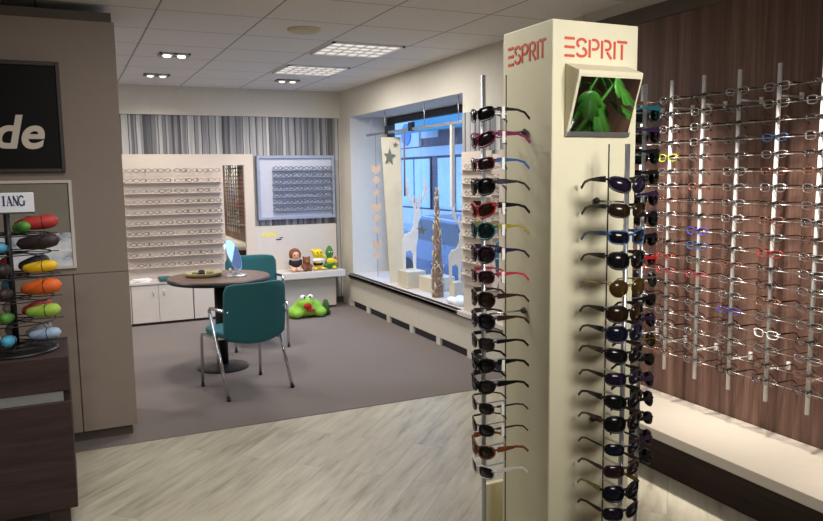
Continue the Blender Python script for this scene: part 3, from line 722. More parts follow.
plush('mouth', MB().ball((-.035,-.135,.14),(.05,.022,.035)).ball((.0,-.13,.09),(.055,.02,.016)), 'mouth', t, .01)
for s_ in (-1, 1): 
    e = MB().ball((-.03+s_*.042,-.085,.225),(.032,.028,.03)).build('eye','plushwhite',t,True); MB().ball((-.03+s_*.030,-.111,.232),.011,8,6).build('pupil','plushblack',e,True)

for o in list(bpy.data.objects):
    if o.name.split('.')[0] in ('plush_doll','plush_bear','plush_bird','plush_turtle','plush_duckling'): o.scale = (1.14,1.14,1.14)
# ------------------------------------------------------------------ round table and chairs
tb = thing('round_table', 'round dark wood pedestal table with black column near the teal chairs', 'table', (1.04, 5.80, 0.004))
MB().lathe([(.335,.698),(.385,.704),(.391,.713),(.391,.728),(.385,.735),(.2,.7355)], 64).build('table_top', 'tabletop', tb, False)
MB().lathe([(.380,.697),(.3925,.703),(.3925,.7275)], 64).build('edge_band', 'black', tb, True)
MB().lathe([(.045,.03),(.045,.70)], 24).build('column', 'blackmetal', tb, True)
MB().lathe([(.2,0),(.2,.012),(.17,.02),(.05,.034)], 48).build('base_plate', plain('dark_steel_base', (58,56,56), .35, .6), tb, False)

def chair(label, loc, rotz):
    """local: faces +y, back at -y"""
    t = thing('visitor_chair', label, 'chair', loc, rotz, 'teal visitor chairs at the round table')
    s = MB(); n = 9
    # seat pad, rounded
    pts = []
    for k in range(28):
        q = 2*PI*k/28; pts.append((.225*math.copysign(abs(math.cos(q))**.45, math.cos(q)), .02+.215*math.copysign(abs(math.sin(q))**.45, math.sin(q))))
    vs = [(x, y, .405) for x, y in pts] + [(x, y, .445) for x, y in pts]; m = len(pts)
    s._add(vs, [tuple(range(m))[::-1], tuple(range(m, 2*m))] + [(i, (i+1)%m, (i+1)%m+m, i+m) for i in range(m)])
    s.build('seat', 'teal', t, bevel=.012, seg=3)
    # curved backrest: rows of height, wraps slightly forward at sides
    vs = []; fs = []; NU, NV = 15, 9
    for face in (0, 1):
        for j in range(NV):
            v = j/(NV-1); z = .365 + v*.425
            for i in range(NU):
                u = -1 + 2*i/(NU-1)
                hw = .232
                cz = 0
                # rounded corners of the outline
                if v > .8: hw -= .022*((v-.8)/.2)**3
                if v < .2: hw -= .030*((.2-v)/.2)**2
                zz = z - (.012*(u**6) if v > .9 else 0) + (.030*(u*u) if v < .1 else 0)
                x = u*hw; y = -.215 - .03*v - .02*(1-v)*0 + .05*u*u + (.016 if face else -.016)
                vs.append((x, y, zz))
    for face in (0, 1):
        o = face*NU*NV
        for j in range(NV-1):
            for i in range(NU-1):
                q = (o+j*NU+i, o+j*NU+i+1, o+(j+1)*NU+i+1, o+(j+1)*NU+i); fs.append(q if face == 0 else q[::-1])
    ring = [i for i in range(NU)] + [j*NU+NU-1 for j in range(1, NV)] + [(NV-1)*NU+i for i in range(NU-2, -1, -1)] + [j*NU for j in range(NV-2, 0, -1)]
    o = NU*NV
    for a, b_ in zip(ring, ring[1:]+ring[:1]): fs.append((a, b_, b_+o, a+o))
    b = MB(); b._add(vs, fs); ob = b.build('backrest', 'teal', t, True, bevel=.008)
    for s_ in (-1, 1):
        x = s_*.246
        MB().tube([(x,-.235,.006),(x,-.11,.30),(x,.005,.56),(x,.02,.585),(x,.0,.605),(x,-.03,.61),(x-s_*.02,-.17,.605),(x-s_*.04,-.205,.60)], .0125, 10).build('rear_leg', 'chrome', t, True)
        MB().tube([(x-s_*.015,.225,.006),(x-s_*.015,.21,.37),(x-s_*.015,.195,.395),(x-s_*.015,.17,.40),(x-s_*.012,-.05,.398),(x-s_*.002,-.07,.385)], .011, 10).build('front_leg', 'chrome', t, True)
        MB().lathe([(.015,0),(.015,.02)],12,(x,-.236,0)).build('foot_cap','black',t,True)
        MB().lathe([(.014,0),(.014,.02)],12,(x-s_*.015,.225,0)).build('foot_cap','black',t,True)
    MB().box(-.237,.237,-.06,-.035,.388,.406).box(-.237,.237,.12,.145,.388,.406).build('seat_rail','chrome',t)
    return t
chair('teal chair with chrome legs seen from behind, in front of the round table', (1.083, 5.165, .004), math.radians(14))
chair('teal chair facing the viewer on the far right side of the round table', (1.475, 6.46, .004), math.radians(178))

# items on the table
tz = .004 + .7356
tr = thing('tray', 'round olive woven tray with small dark pieces on the round table', 'tray', (.93, 5.86, tz))
MB().lathe([(.10,0),(.135,.004),(.145,.03),(.139,.032),(.128,.010),(.05,.009)], 40).build('dish', 'trayolive', tr, True)
for k in range(5):
    q = k*1.3+.4; MB().ball((.06*math.cos(q), .06*math.sin(q), .026), (.03,.02,.018), 10, 7).build('filling', 'plushblack' if k % 2 else 'trayolive', tr, True)
tm_ = thing('table_mirror', 'oval table mirror on a silver foot reflecting blue window light', 'mirror', (1.16, 5.74, tz))
tm_.rotation_euler = (0, 0, math.radians(47))
mx = Matrix.Translation((0, 0.02, .165)) @ Matrix.Rotation(math.radians(-22), 4, 'X')
ov = [(.085*math.cos(2*PI*k/32), .13*math.sin(2*PI*k/32)) for k in range(32)]
MB().prism(ov, -.006, .006, mx).build('backing', 'alu', tm_)
MB().prism([(x*.92, z*.94) for x, z in ov], -.0085, -.006, mx).build('glass', 'mirror', tm_)
MB().tube([(0,.05,.06),(0,.045,.03),(0,.0,.012)], .012, 10).build('stem', 'alu', tm_, True)
MB().lathe([(.085,0),(.085,.008),(.07,.014),(.02,.018)], 32).build('foot', 'alu', tm_, True)
tag(MB().box(-.07,.07,-.045,.045,0,.012).build('case', 'blueframe', bevel=.004, loc=(1.03, 6.06, tz+.0005)), 'flat grey blue case at the far edge of the round table', 'case')

# ------------------------------------------------------------------ taupe cupboard at left with sign and poster
TY = 4.49
tw = thing('tall_cupboard', 'tall taupe built-in cupboard at the left with a plain upright side panel', 'cupboard', (-.3, TY, 0))
ox = .3
MB().box(-1.9, .29+ox-.001, .02, .55, .065, 2.375).build('carcass', 'taupe', tw)
MB().box(.003+ox, .292+ox, 0, .02, .065, .980).build('side_panel', 'taupe', tw, bevel=.002)
MB().box(-.62+ox, -.003+ox, 0, .02, .065, .977).build('door', 'taupe', tw, bevel=.002)
MB().box(-1.25+ox, -.625+ox, 0, .02, .065, .977).build('door', 'taupe', tw, bevel=.002)
MB().box(-1.25+ox, .292+ox, 0, .02, .983, 2.375).build('front_panel', 'taupe', tw, bevel=.002)
MB().box(-1.9, .265+ox, .03, .55, .004, .065).build('plinth', 'taupe_dark', tw)
MB().box(-1.9, .278+ox, .0, .55, 2.375, 2.425).build('cap', 'taupe_dark', tw)
sg = thing('wall_sign', 'black framed sign with white lower case letters on the taupe cupboard', 'sign', (-.55, TY-.0005, 1.553))
MB().box(-.55, .53, -.028, 0, .02, .565).build('board', 'signblack', sg)
MB().box(-.57, -.55, -.04, 0, 0, .588).box(.53, .55, -.04, 0, 0, .588).box(-.55, .53, -.04, 0, 0, .02).box(-.55, .53, -.04, 0, .565, .588).build('frame', 'signframe', sg, bevel=.003)
def text_mesh(body, size, shear=0, offset=0, extrude=.002):
    c = bpy.data.curves.new('lettering', 'FONT'); c.body = body; c.size = size; c.shear = shear; c.offset = offset; c.extrude = extrude; c.resolution_u = 6
    o = bpy.data.objects.new('tmp', c); COL.objects.link(o)
    dg = bpy.context.evaluated_depsgraph_get(); me = bpy.data.meshes.new_from_object(o.evaluated_get(dg))
    bpy.data.objects.remove(o); return me
me = text_mesh('de', .245, .22, .0055); me.materials.clear(); me.materials.append(M['letters'])
lt = put('lettering', me, sg); lt.rotation_euler = (PI/2, 0, 0); lt.location = (.205, -.030, .132)
po = thing('framed_poster', 'white framed poster on the cupboard, taupe above and pale blue scene below', 'poster', (-.28, TY-.0005, 1.02))
MB().box(-.30, .28, -.012, 0, .012, .478).build('backing', plain('poster_taupe', (128,120,108), .5), po)
MB().box(-.31, -.29, -.024, 0, 0, .49).box(.285, .303, -.024, 0, 0, .49).box(-.29, .285, -.024, 0, 0, .016).box(-.29, .285, -.024, 0, .474, .49).build('frame', 'white', po, bevel=.002)
def mat_picture():
    t = NT('poster_picture'); v = t.coords((6,6,9)); f = t.noise(v, 1.2, 4, .6)
    t.link(t.ramp(f, [(.36, s2l((92,104,136))), (.46, s2l((196,204,216))), (.66, s2l((236,238,242)))]), t.b.inputs['Base Color']); t.b.inputs['Roughness'].default_value = .5; return t.m
MB().box(-.288, .284, -.014, -.0121, .016, .20).build('picture', mat_picture(), po)
MB().box(-.288, .284, -.0155, -.0141, .097, .109).build('picture_divider', 'paper', po)

# ------------------------------------------------------------------ dark counter with case carousel
ct = thing('counter', 'dark wenge counter with a pale horizontal groove in the left foreground', 'counter', (-.735, 3.40, 0))
MB().box(-.70, .693, 0, .42, .085, .565).box(-.70, .693, 0, .42, .612, .765).box(-.70, .693, .03, .42, .565, .612).build('body', 'wenge', ct, bevel=.003)
MB().box(-.70, .665, .008, .0295, .567, .610).build('groove_strip', 'alu', ct)
for x0 in (-.66, .58):
    for y0 in (.02, .33): MB().box(x0, x0+.08, y0, y0+.07, .002, .085).build('leg', 'wenge', ct)
RKX, RKY, RKZ = -.245, 3.60, .7655
rk = thing('case_carousel', 'dark wire carousel with a pale sign on top, full of coloured eyeglass cases', 'display rack', (RKX, RKY, RKZ))
MB().lathe([(.17,0),(.17,.008),(.155,.014),(.02,.018)], 40).build('base', 'blackmetal', rk, True)
MB().tube([(0,0,.012),(0,0,.61)], .013, 12).build('pole', 'blackmetal', rk, True)
sb = MB().box(-.24, .11, -.012, .006, .605, .695).build('sign_board', 'signwhite', rk, bevel=.004)
MB().box(-.24, .11, -.0135, .0065, .604, .611).build('sign_edge', 'darkfit', sb)
# serif-like capitals I A N G
L = MB(); mxs = Matrix.Translation((-.0135, -.012, .639)) @ Matrix.Diagonal((.68,1,1.05,1)); hh = .040
def st(pts, w_): L.stroke(pts, w_, -.0015, .0005, mxs)
st([(.012,0),(.012,hh)], .010); st([(.004,.001),(.020,.001)], .0024); st([(.004,hh-.001),(.020,hh-.001)], .0024)
X = .030; st([(X,0),(X+.012,hh)], .003); st([(X+.011,hh),(X+.027,0)], .0095); st([(X+.005,.013),(X+.02,.013)], .0024); st([(X-.004,.001),(X+.006,.001)], .0024); st([(X+.019,.001),(X+.034,.001)], .0024)
X = .064; st([(X+.003,0),(X+.003,hh)], .003); st([(X+.002,hh),(X+.027,0)], .0095); st([(X+.027,0),(X+.027,hh)], .003); st([(X-.003,.001),(X+.009,.001)], .0024); st([(X+.021,hh-.001),(X+.033,hh-.001)], .0024)
X = .112; st([(X+.016*math.cos(q), hh/2+.0195*math.sin(q)) for q in [PI*.22+PI*1.55*k/12 for k in range(13)]], .0065); st([(X+.014,.001),(X+.014,.019)], .008); st([(X+.006,.019),(X+.022,.019)], .0024)
L.build('lettering', 'navy', sb)
TIER = [.035, .135, .235, .335, .435]
for z in TIER:
    r_ = MB()
    for rad in (.075, .165): r_.tube([(rad*math.cos(2*PI*k/28), rad*math.sin(2*PI*k/28), z) for k in range(28)], .0028, 6, True)
    for k in range(8): q = 2*PI*k/8; r_.tube([(0,0,z), (.195*math.cos(q), .195*math.sin(q), z)], .0022, 5)
    r_.build('wire_tier', 'blackmetal', rk, True)
CASEC = {'lime':(150,182,70), 'red':(160,42,38), 'orange':(206,92,30), 'dark brown':(44,32,32), 'yellow':(222,180,30), 'green':(70,128,44), 'pale blue':(150,172,196), 'black':(28,26,30), 'white':(206,200,196), 'rust':(140,60,36), 'sky blue':(70,150,186), 'grey':(120,122,130)}
CM = {k: plain('case_'+k.replace(' ', '_'), v, .6, var=.15, vscale=14) for k, v in CASEC.items()}
pos = ['front right','right','back right','back left','left','front left']
spec = [  # tier from the bottom, angle (deg, 0 = right, -90 = towards the viewer), colour, radius, length
 (0,-20,'pale blue',.030,.14),(0,44,'grey',.028,.14),(0,-98,'sky blue',.030,.13),(0,-162,'white',.030,.13),(0,100,'grey',.028,.13),
 (1,-20,'lime',.034,.15),(1,44,'red',.032,.16),(1,-98,'green',.028,.13),(1,-162,'rust',.032,.14),(1,100,'white',.03,.14),
 (2,-20,'orange',.040,.17),(2,44,'green',.028,.16),(2,-98,'dark brown',.030,.13),(2,-162,'orange',.034,.14),(2,100,'sky blue',.03,.14),
 (3,-20,'yellow',.029,.15),(3,44,'black',.034,.16),(3,100,'red',.030,.15),(3,-98,'black',.032,.13),(3,-162,'dark brown',.030,.14),
 (4,-20,'dark brown',.038,.18),(4,-98,'sky blue',.026,.12),(4,-162,'red',.030,.14),(4,44,'grey',.030,.15),
]
top = [(-62,'green',.026,.12),(-8,'red',.036,.16),(-150,'lime',.030,.14),(55,'rust',.030,.15)]
tn = ['lowest','second lowest','middle','second highest','next to highest']
def case(x, y, z, q, rad, ln, colr, lab):
    prof = []; N = 12
    pts = []; rs = []
    for k in range(N+1):
        u = -1+2*k/N; pts.append((ln/2*u, 0, 0)); rs.append(max(.0035, rad*.88*(.86+.14*math.cos(2.4*(u-.25)))*(1-abs(u)**6*.4)*(1 if abs(u) < 1 else .45)))
    m_ = MB().tube(pts, rs, 14)
    o = thing('eyeglass_case', lab, 'eyeglass case', (x, y, z+ln*.055), q, 'eyeglass cases on the carousel'); o.rotation_euler = (0, -.11, q)
    m_.build('shell', CM[colr], o, True)
    MB().tube([((ln*.12), (rad*.88+.0008)*math.cos(2*PI*k/14), (rad*.88+.0008)*math.sin(2*PI*k/14)) for k in range(14)], .0018, 5, True).build('band', 'black', o, True)
    return o
def wherep(a):
    return {-20:'front right', 44:'back right', -98:'front', -162:'left', 100:'back'}[a]
for (ti, a, colr, rad, ln) in spec:
    q = math.radians(a); R_ = .123
    case(RKX+R_*math.cos(q), RKY+R_*math.sin(q), RKZ+TIER[ti]+.0029+rad*.88, q, rad, ln, colr, '%s eyeglass case on the %s carousel tier, at its %s' % (colr, tn[ti], wherep(a)))
for (a, colr, rad, ln) in top:
    q = math.radians(a); R_ = .123
    z = RKZ+TIER[4]+.0029+.085+rad-.005
    case(RKX+R_*math.cos(q), RKY+R_*math.sin(q), z, q, rad, ln, colr, '%s eyeglass case on the topmost tier under the carousel sign' % colr)
r_ = MB()
for rad in (.075, .165): r_.tube([(rad*math.cos(2*PI*k/28), rad*math.sin(2*PI*k/28), .515) for k in range(28)], .0028, 6, True)
for k in range(8): q = 2*PI*k/8; r_.tube([(0,0,.515), (.195*math.cos(q), .195*math.sin(q), .515)], .0022, 5)
r_.build('wire_tier', 'blackmetal', rk, True)

# ------------------------------------------------------------------ window display
SZ0 = .3925
rail = thing('window_rail', 'grey metal rail with black clamps hung across the window', 'rail', (3.0, 6.4, 1.94))
MB().box(-.012, .012, -1.05, 1.12, -.012, .012).build('bar', 'alu', rail)
for y in (.62, -.30, 1.0, -.95): MB().tube([(0, y, .01), (0, y, .219)], .004, 6).build('hanger', 'alu', rail, True)
for y in (.55, -.02): MB().box(-.022, .022, y-.035, y+.035, -.018, .065).build('clamp', 'black', rail, bevel=.005)
bd = thing('decor_board', 'tall whitewashed board with a grey star standing in the window', 'board', (3.05, 6.95, SZ0), math.radians(-32))
bdm = MB(); bdm._add([(-.045,-.016,0),(.115,-.016,0),(.115,.016,0),(-.045,.016,0),(-.115,-.016,1.50),(.085,-.016,1.50),(.085,.016,1.50),(-.115,.016,1.50)], [(0,3,2,1),(4,5,6,7),(0,1,5,4),(1,2,6,5),(2,3,7,6),(3,0,4,7)])
bdm.build('board', 'birch', bd, bevel=.004)
def star(R, r, rot=.1): return [((R if k % 2 == 0 else r)*math.sin(PI*k/5+rot), (R if k % 2 == 0 else r)*math.cos(PI*k/5+rot)) for k in range(10)]
MB().prism([(x, z*1.45) for x, z in star(.065, .028)], -.024, -.0155, Matrix.Translation((-.03, 0, 1.30))).build('star', 'star', bd)
MB().prism(star(.03, .013), -.022, -.0155, Matrix.Translation((.035, 0, 1.42))).build('star', 'star', bd)
def hang_star(x, y, z, R, lab, top, mat='star'):
    t = thing('hanging_star', lab, 'star', (x, y, z), math.radians(-30))
    MB().prism(star(R, R*.42), -.006, .006).build('star', mat, t); MB().tube([(0,0,R*.9),(0,0,top-z)], .0012, 5).build('thread', 'rope', t, True)
hang_star(3.02, 6.22, .985, .055, 'dark felt star hanging between the white deer and the twig cone', 1.91)
# garland of pale orange wooden shapes at the far end of the window
gl = thing('wooden_garland', 'vertical garland of pale orange wooden shapes at the far end of the window', 'garland', (3.0, 7.28, SZ0), math.radians(-30))
MB().tube([(0,0,1.54),(0,0,0.02)], .0025, 6).build('cord', 'rope', gl, True)
shapes = [[(-.05,-.04),(-.05,.04),(.0,.0),(.05,.04),(.05,-.04),(0,-.075)], [(-.05,0),(0,.045),(.05,0),(0,-.045)], star(.055,.024,0)]
for k in range(8):
    pc = MB().prism(shapes[k % 3], -.006, .006, Matrix.Translation((0, 0, 1.20-.135*k))); pc.build('wooden_shape', 'orangewood', gl)
# straps and post
tag(MB().tube([(3.0, 6.55, 1.928),(3.0, 6.55, 1.30)], .009, 6).build('strap', 'rope', None, True), 'brown hanging strap above the white deer antlers', 'strap')
tag(MB().box(-.016,.016,-.016,.016,0,.70).build('hanging_ornament', 'whitewood', bevel=.003, loc=(3.0, 5.562, 1.228)), 'slim white slat hanging from the rail near the right edge of the window', 'decoration')
def deer(lab, loc, rz, s):
    t = thing('wooden_deer', lab, 'deer figure', loc, rz, 'white wooden deer in the window')
    mx = Matrix.Diagonal((s*.72, s, s, 1))
    body = [(-.13,.0),(-.085,.0),(-.08,.20),(-.01,.22),(.03,.18),(.04,0),(.08,0),(.085,.24),(.115,.36),(.12,.52),(.155,.60),(.15,.655),(.085,.665),(.06,.62),(.05,.50),(.0,.42),(-.09,.40),(-.14,.33)]
    MB().prism(body, -.014, .014, mx).build('body', 'whitewood', t, bevel=.003)
    for sx in (-1, 1):
        an = MB(); base = (.10, .66)
        an.stroke([(.10+sx*.012,.65),(.10+sx*.05,.74),(.10+sx*.115,.80),(.10+sx*.145,.90),(.10+sx*.125,.99)], .032, -.012, .012, mx)
        an.stroke([(.10+sx*.06,.745),(.10+sx*.045,.83)], .022, -.0125, .0125, mx); an.stroke([(.10+sx*.02,.69),(.10+sx*.008,.79)], .018, -.0122, .0122, mx)
        an.stroke([(.10+sx*.125,.82),(.10+sx*.19,.90)], .026, -.0128, .0128, mx)
        an.build('antler', 'whitewood', t)
    return t
def pxw(x, y): return None
deer('large white wooden deer standing on a cream block in the window', (3.08, 6.60, .56), math.radians(-14), .90)
deer('smaller white wooden deer behind the twig cone at the right of the window', (3.12, 5.72, SZ0+.16), math.radians(-20), .70)
tag(MB().box(-.10,.10,-.12,.12,0,.165).build('block', 'birch', bevel=.004, loc=(3.08, 6.59, SZ0+.0005)), 'cream wooden block under the large white deer on the sill', 'block')
tag(MB().box(-.13,.13,-.13,.13,0,.135).build('block', 'birch', bevel=.004, loc=(3.20, 6.27, SZ0+.0005)), 'cream block carrying a small lantern on the sill', 'block')
tag(MB().box(-.05,.05,-.05,.05,0,.158).build('block', 'birch', bevel=.004, loc=(3.12, 5.72, SZ0+.0005)), 'small cream block under the smaller white deer', 'block')
ln_ = thing('lantern', 'small dark brown and blue lantern jar on a cream block in the window', 'lantern', (3.20, 6.27, SZ0+.136))
MB().lathe([(.045,0),(.05,.01),(.05,.11),(.042,.125)], 20).build('jar', 'mug', ln_, True); MB().lathe([(.052,.05),(.052,.085)], 20).build('band', 'brown', ln_, True)
# twig cone
tc_ = thing('twig_cone', 'tall slim cone of brown twigs standing on the sill', 'decoration', (3.02, 5.90, SZ0+.001))
MB().lathe([(.055,0),(.055,.02),(.012,.99),(.004,1.0)], 10).build('core', 'twig', tc_, False)
tw_ = MB(); r3 = random.Random(5)
for k in range(110):
    h = r3.random()**1.2*.93; R_ = .056*(1-h)+.006; q = r3.random()*2*PI; q2 = q + r3.uniform(-.9,.9)
    tw_.tube([(R_*math.cos(q), R_*math.sin(q), h+.012), ((R_+.008)*math.cos(q2), (R_+.008)*math.sin(q2), min(1.0, h+r3.uniform(.03,.09)))], r3.uniform(.003,.006), 5)
tw_.build('twigs', 'birch', tc_, True)
sn = MB()
for k in range(14): sn.ball((r3.uniform(-.07,.07), r3.uniform(-.13,.13), .022), (r3.uniform(.03,.06), r3.uniform(.03,.06), r3.uniform(.018,.04)), 10, 7)
tag(plush('cotton_snow', sn, 'snow', None, .012), 'heap of white cotton snow on the sill beside the twig cone', 'decoration').location = (3.02, 5.52, SZ0)

# ------------------------------------------------------------------ pier display right of the window
pd = thing('pier_display', 'narrow striped and shelved eyeglass display on the pier right of the window', 'display shelf', (XR-.0005, 4.78, 0))
MB().box(-.012, 0, -.55, .44, 1.687, 1.997).build('striped_band', 'stripes', pd)
MB().box(-.02, 0, -.02, .44, .62, 1.687).build('back_panel', 'panel', pd)
MB().box(-.016, 0, -.13, -.02, .62, 1.687).build('mirror', 'mirror', pd)
MB().box(-.02, 0, -.55, -.13, .62, 1.687).build('side_panel', 'panel', pd)
for k in range(9):
    z = .70+.105*k
    MB().box(-.055, -.02, .0, .43, z, z+.007).build('shelf', 'panel', pd)
    for j in (0, 1):
        f = rr.choice(['fgun','fgrey','fbrown'])
        o = put('eyeglasses', SG[f], None, (XR-.048, 5.06-.165*j, z+.0275)); o.rotation_euler = (0,0,-PI/2); o.scale = (1,.3,1)
        tag(o, '%s eyeglasses on pier display shelf %s, %s' % (names[f], ['one, the lowest','two from bottom','three from bottom','four from bottom','five, the middle one','four from top','three from top','two from top','one, the top one'][k], 'next to the window' if j == 0 else 'away from the window'), 'eyeglasses', 'eyeglasses on the pier display')

# ------------------------------------------------------------------ potted plant (seen in the tilted mirror)
pt = thing('potted_monstera', 'large leafy monstera in a grey planter, seen only in the tilted pillar mirror', 'plant', (2.26, .66, 0))
MB().lathe([(.13,.002),(.17,.30),(.155,.30),(.15,.26)], 28).build('planter', 'pot', pt, True); MB().lathe([(.148,.25),(.148,.262)], 24).build('soil', 'soil', pt)
r4 = random.Random(11)
def leaf_mesh(s):
    N = 26; pts = []
    for k in range(N):
        q = 2*PI*k/N; rx = .5*s*math.sin(q); rz = -.55*s*math.cos(q)
        notch = .62 if (k % 3 == 1 and 4 < k < 22) else 1.0
        pts.append((rx*notch, rz*(.9 if notch < 1 else 1), 0.06*s*math.cos(2*q)))
    m = MB(); vs = [(0,0,.02*s)] + [(x, y+.45*s, z) for x, y, z in pts] + [(0,0,.02*s-.002)] + [(x, y+.45*s, z-.002) for x, y, z in pts]
    n = N; fs = []
    for k in range(n):
        l = (k+1) % n; fs += [(0,1+k,1+l), (n+1,n+2+l,n+2+k), (1+k,n+2+k,n+2+l,1+l)]
    m._add(vs, fs); return m
for k in range(46):
    az = k*2.4; el = r4.uniform(.2, 1.0); R_ = r4.uniform(.06,.28)*(1.25-el*.6); h = .55+.72*el
    tip = Vector((R_*math.cos(az), R_*math.sin(az), h))
    MB().tube([(.02*math.cos(az), .02*math.sin(az), .255), (tip.x*.45, tip.y*.45, h*.72), tuple(tip)], [.006,.005,.004], 6).build('stem', 'leaf', pt, True)
    o = leaf_mesh(r4.uniform(.11,.17)).build('leaf', 'leaf', pt, True); o.location = tip; o.rotation_euler = (r4.uniform(-.9,-.3), 0, az-PI/2)

# ------------------------------------------------------------------ street outside the window
struct(MB().box(3.46, 60, -10, 80, -.70, -.60).build('ground_street', 'asphalt'))
struct(MB().box(3.46, 5.4, -10, 80, -.60, -.48).build('ground_pavement', 'pave', bevel=.02))
struct(MB().box(11.2, 12.5, -10, 80, -.60, -.45).build('ground_far_pavement', 'pave', bevel=.02))
FX = 12.4
sh = thing('shop_building', 'brick and pale shop building with windows tinted pale blue as if lit across the street', 'building', (FX, 24, -.46))
MB().box(0, 6, -14, 30, 0, 5.3).build('facade', 'brick', sh)
MB().box(-.12, 0, -14, 30, 2.62, 2.96).build('fascia', 'facade', sh)
MB().box(-.12, 0, -14, 30, 0, .62).build('base_band', 'facade', sh)
for k in range(11):
    y = -13+k*3.4
    w_ = MB().box(-.05, .0, y, y+2.9, .62, 2.6).build('shop_window', 'frame_or_shade', sh); MB().box(-.065, -.05, y+.08, y+1.40, .68, 2.53).box(-.065, -.05, y+1.5, y+2.82, .68, 2.53).build('pane', 'shopglow', w_)
for k in range(6):
    y = -12+k*6; MB().box(-.06, 0, y, y+1.6, 3.3, 4.9).build('upper_window', 'facade', sh)
aw = MB(); aw._add([(0,-6,4.35),(0,1,4.35),(-1.3,1,3.45),(-1.3,-6,3.45),(0,-6,4.29),(0,1,4.29),(-1.3,1,3.39),(-1.3,-6,3.39)], [(0,1,2,3),(7,6,5,4),(0,3,7,4),(1,5,6,2),(3,2,6,7),(0,4,5,1)])
aw.build('awning', 'awning', sh)
MB().box(-.15, -.02, 1.4, 4.0, 3.0, 4.0).build('sign_panel', 'facade', sh)
MB().lathe([(.42,0),(.42,.05)], 32, (0,0,0), Matrix.Translation((-.15,2.5,3.5)) @ Matrix.Rotation(-PI/2, 4, 'Y')).build('sign_disc', plain('blue_disc',(86,130,200),.5), sh)
car = thing('parked_car', 'dark blue car parked along the kerb outside the window', 'car', (6.3, 10.6, -.60), 0)
sec = [(-2.1,.35),(-2.15,.62),(-1.95,.82),(-1.1,.92),(-.55,1.36),(.75,1.40),(1.45,1.0),(2.05,.92),(2.12,.6),(2.05,.32)]
cb = MB(); mxc = Matrix.Rotation(PI/2, 4, 'Z'); cb.prism(sec, -.82, .82, mxc); cb.build('body', 'carpaint', car, bevel=.08, seg=3)
gw = [(-.98,.95),(-.52,1.31),(.72,1.34),(1.28,1.0)]
MB().prism(gw, -.826, .826, mxc).build('side_glass', 'carglass', car)
for y in (-1.3, 1.3):
    for x in (-.74, .74): MB().lathe([(.2,-.1),(.31,-.09),(.31,.09),(.2,.1)], 24, (0,0,0), Matrix.Translation((x, y, .31)) @ Matrix.Rotation(PI/2, 4, 'Y')).build('wheel', 'tyre', car, True)

# ------------------------------------------------------------------ lights
def spot(name, loc, tgt, power, size, blend=.6, col=(1,.87,.72), rad=.05):
    l = bpy.data.lights.new(name, 'SPOT'); l.energy = power; l.spot_size = math.radians(size); l.spot_blend = blend; l.color = col; l.shadow_soft_size = rad
    o = bpy.data.objects.new(name, l); COL.objects.link(o); o.location = loc
    o.rotation_euler = (Vector(tgt)-Vector(loc)).to_track_quat('-Z', 'Y').to_euler(); return o
def area(name, loc, power, sx, sy, col=(1,.93,.84)):
    l = bpy.data.lights.new(name, 'AREA'); l.shape = 'RECTANGLE'; l.size = sx; l.size_y = sy; l.energy = power; l.color = col
    o = bpy.data.objects.new(name, l); COL.objects.link(o); o.location = loc; return o
WARM = (1,.92,.83); NEU = (1,.965,.92)
# twin spots at the back (the fixtures in view)
for dx in (-.055, .055):
    spot('spotlight', (.82+dx, 6.07, 2.44), (1.0, 6.4, 0), 40, 130, 1.0, WARM)
    spot('spotlight', (.82+dx, 7.32, 2.44), (.85, 8.1, .9), 36, 110, 1.0, WARM)
    spot('spotlight', (2.07+dx, 7.32, 2.44), (2.25, 8.1, .7), 36, 110, 1.0, WARM)
area('panel_or_fill_light', (2.075, 5.385, 2.45), 26, .5, .5, NEU); area('panel_or_fill_light', (2.075, 6.57, 2.45), 26, .5, .5, NEU)
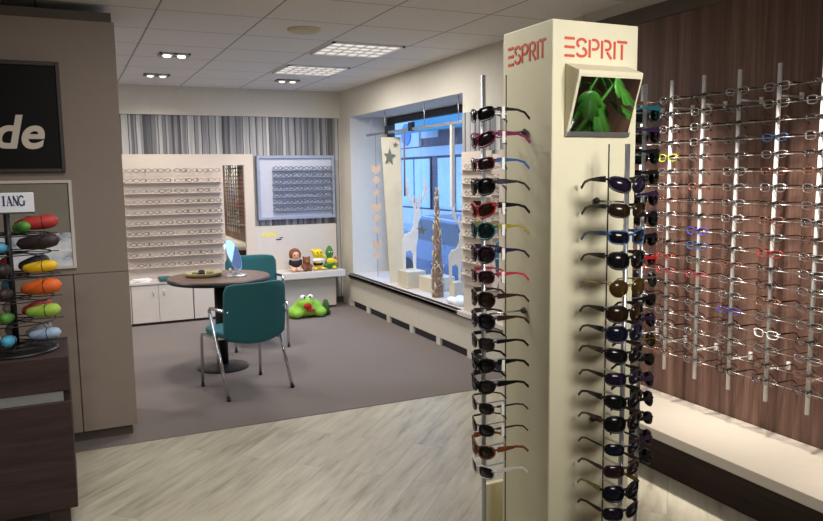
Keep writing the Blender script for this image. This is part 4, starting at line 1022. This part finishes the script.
# unseen lamps over the front of the shop (behind and beside the camera)
pl = area('panel_or_fill_light', (1.5, -.1, 2.44), 17, .8, .8, NEU); pl.data.spread = math.radians(80)
pl.rotation_euler = (Vector((1.40, 1.75, 1.75))-Vector((1.5, -.1, 2.44))).to_track_quat('-Z', 'Y').to_euler()
area('panel_or_fill_light', (.6, 2.7, 2.45), 22, .6, .6, NEU)  # added fill for general light on the wood floor, no fixture modelled
spot('spotlight', (-.3, 1.6, 2.44), (-.2, 3.6, 0), 70, 80, 1.0, NEU, .1)  # added fill spot, cone limited to the floor on the dark left side
area('panel_or_fill_light', (-1.4, 6.3, 2.45), 55, .6, .6, NEU)
for y in (.9, 1.9, 2.8): spot('spotlight', (2.1, y, 2.44), (2.92, y+.1, .75), 350, 56, 1.0, WARM, .08)
# dusk sky
W = bpy.data.worlds.new('world'); SC.world = W; W.use_nodes = True
bg = W.node_tree.nodes['Background']; bg.inputs[0].default_value = (.26, .50, 1.0, 1); bg.inputs[1].default_value = 3.1

# ------------------------------------------------------------------ camera
cam = bpy.data.cameras.new('camera'); co = bpy.data.objects.new('camera', cam); COL.objects.link(co)
yaw, pitch, roll = 0.43738681, -0.118452237, -0.0131383
f = Vector((math.sin(yaw)*math.cos(pitch), math.cos(yaw)*math.cos(pitch), math.sin(pitch)))
r0 = Vector((math.cos(yaw), -math.sin(yaw), 0)); u0 = r0.cross(f)
r = r0*math.cos(roll) + u0*math.sin(roll); u = -r0*math.sin(roll) + u0*math.cos(roll)
mt = Matrix(((r.x, u.x, -f.x, 0), (r.y, u.y, -f.y, 0), (r.z, u.z, -f.z, 1.52), (0,0,0,1)))
co.matrix_world = mt
cam.sensor_width = 36; cam.sensor_fit = 'HORIZONTAL'; cam.lens = 730.3/823*36; cam.clip_start = .05; cam.clip_end = 300
SC.camera = co
SC.view_settings.view_transform = 'Standard'; SC.view_settings.look = 'None'; SC.view_settings.gamma = 1; SC.view_settings.use_curve_mapping = False
SC.view_settings.exposure = 0.0
SC.cycles.use_denoising = True
SC.cycles.max_bounces = 8; SC.cycles.transparent_max_bounces = 24
SC.cycles.sample_clamp_indirect = 6
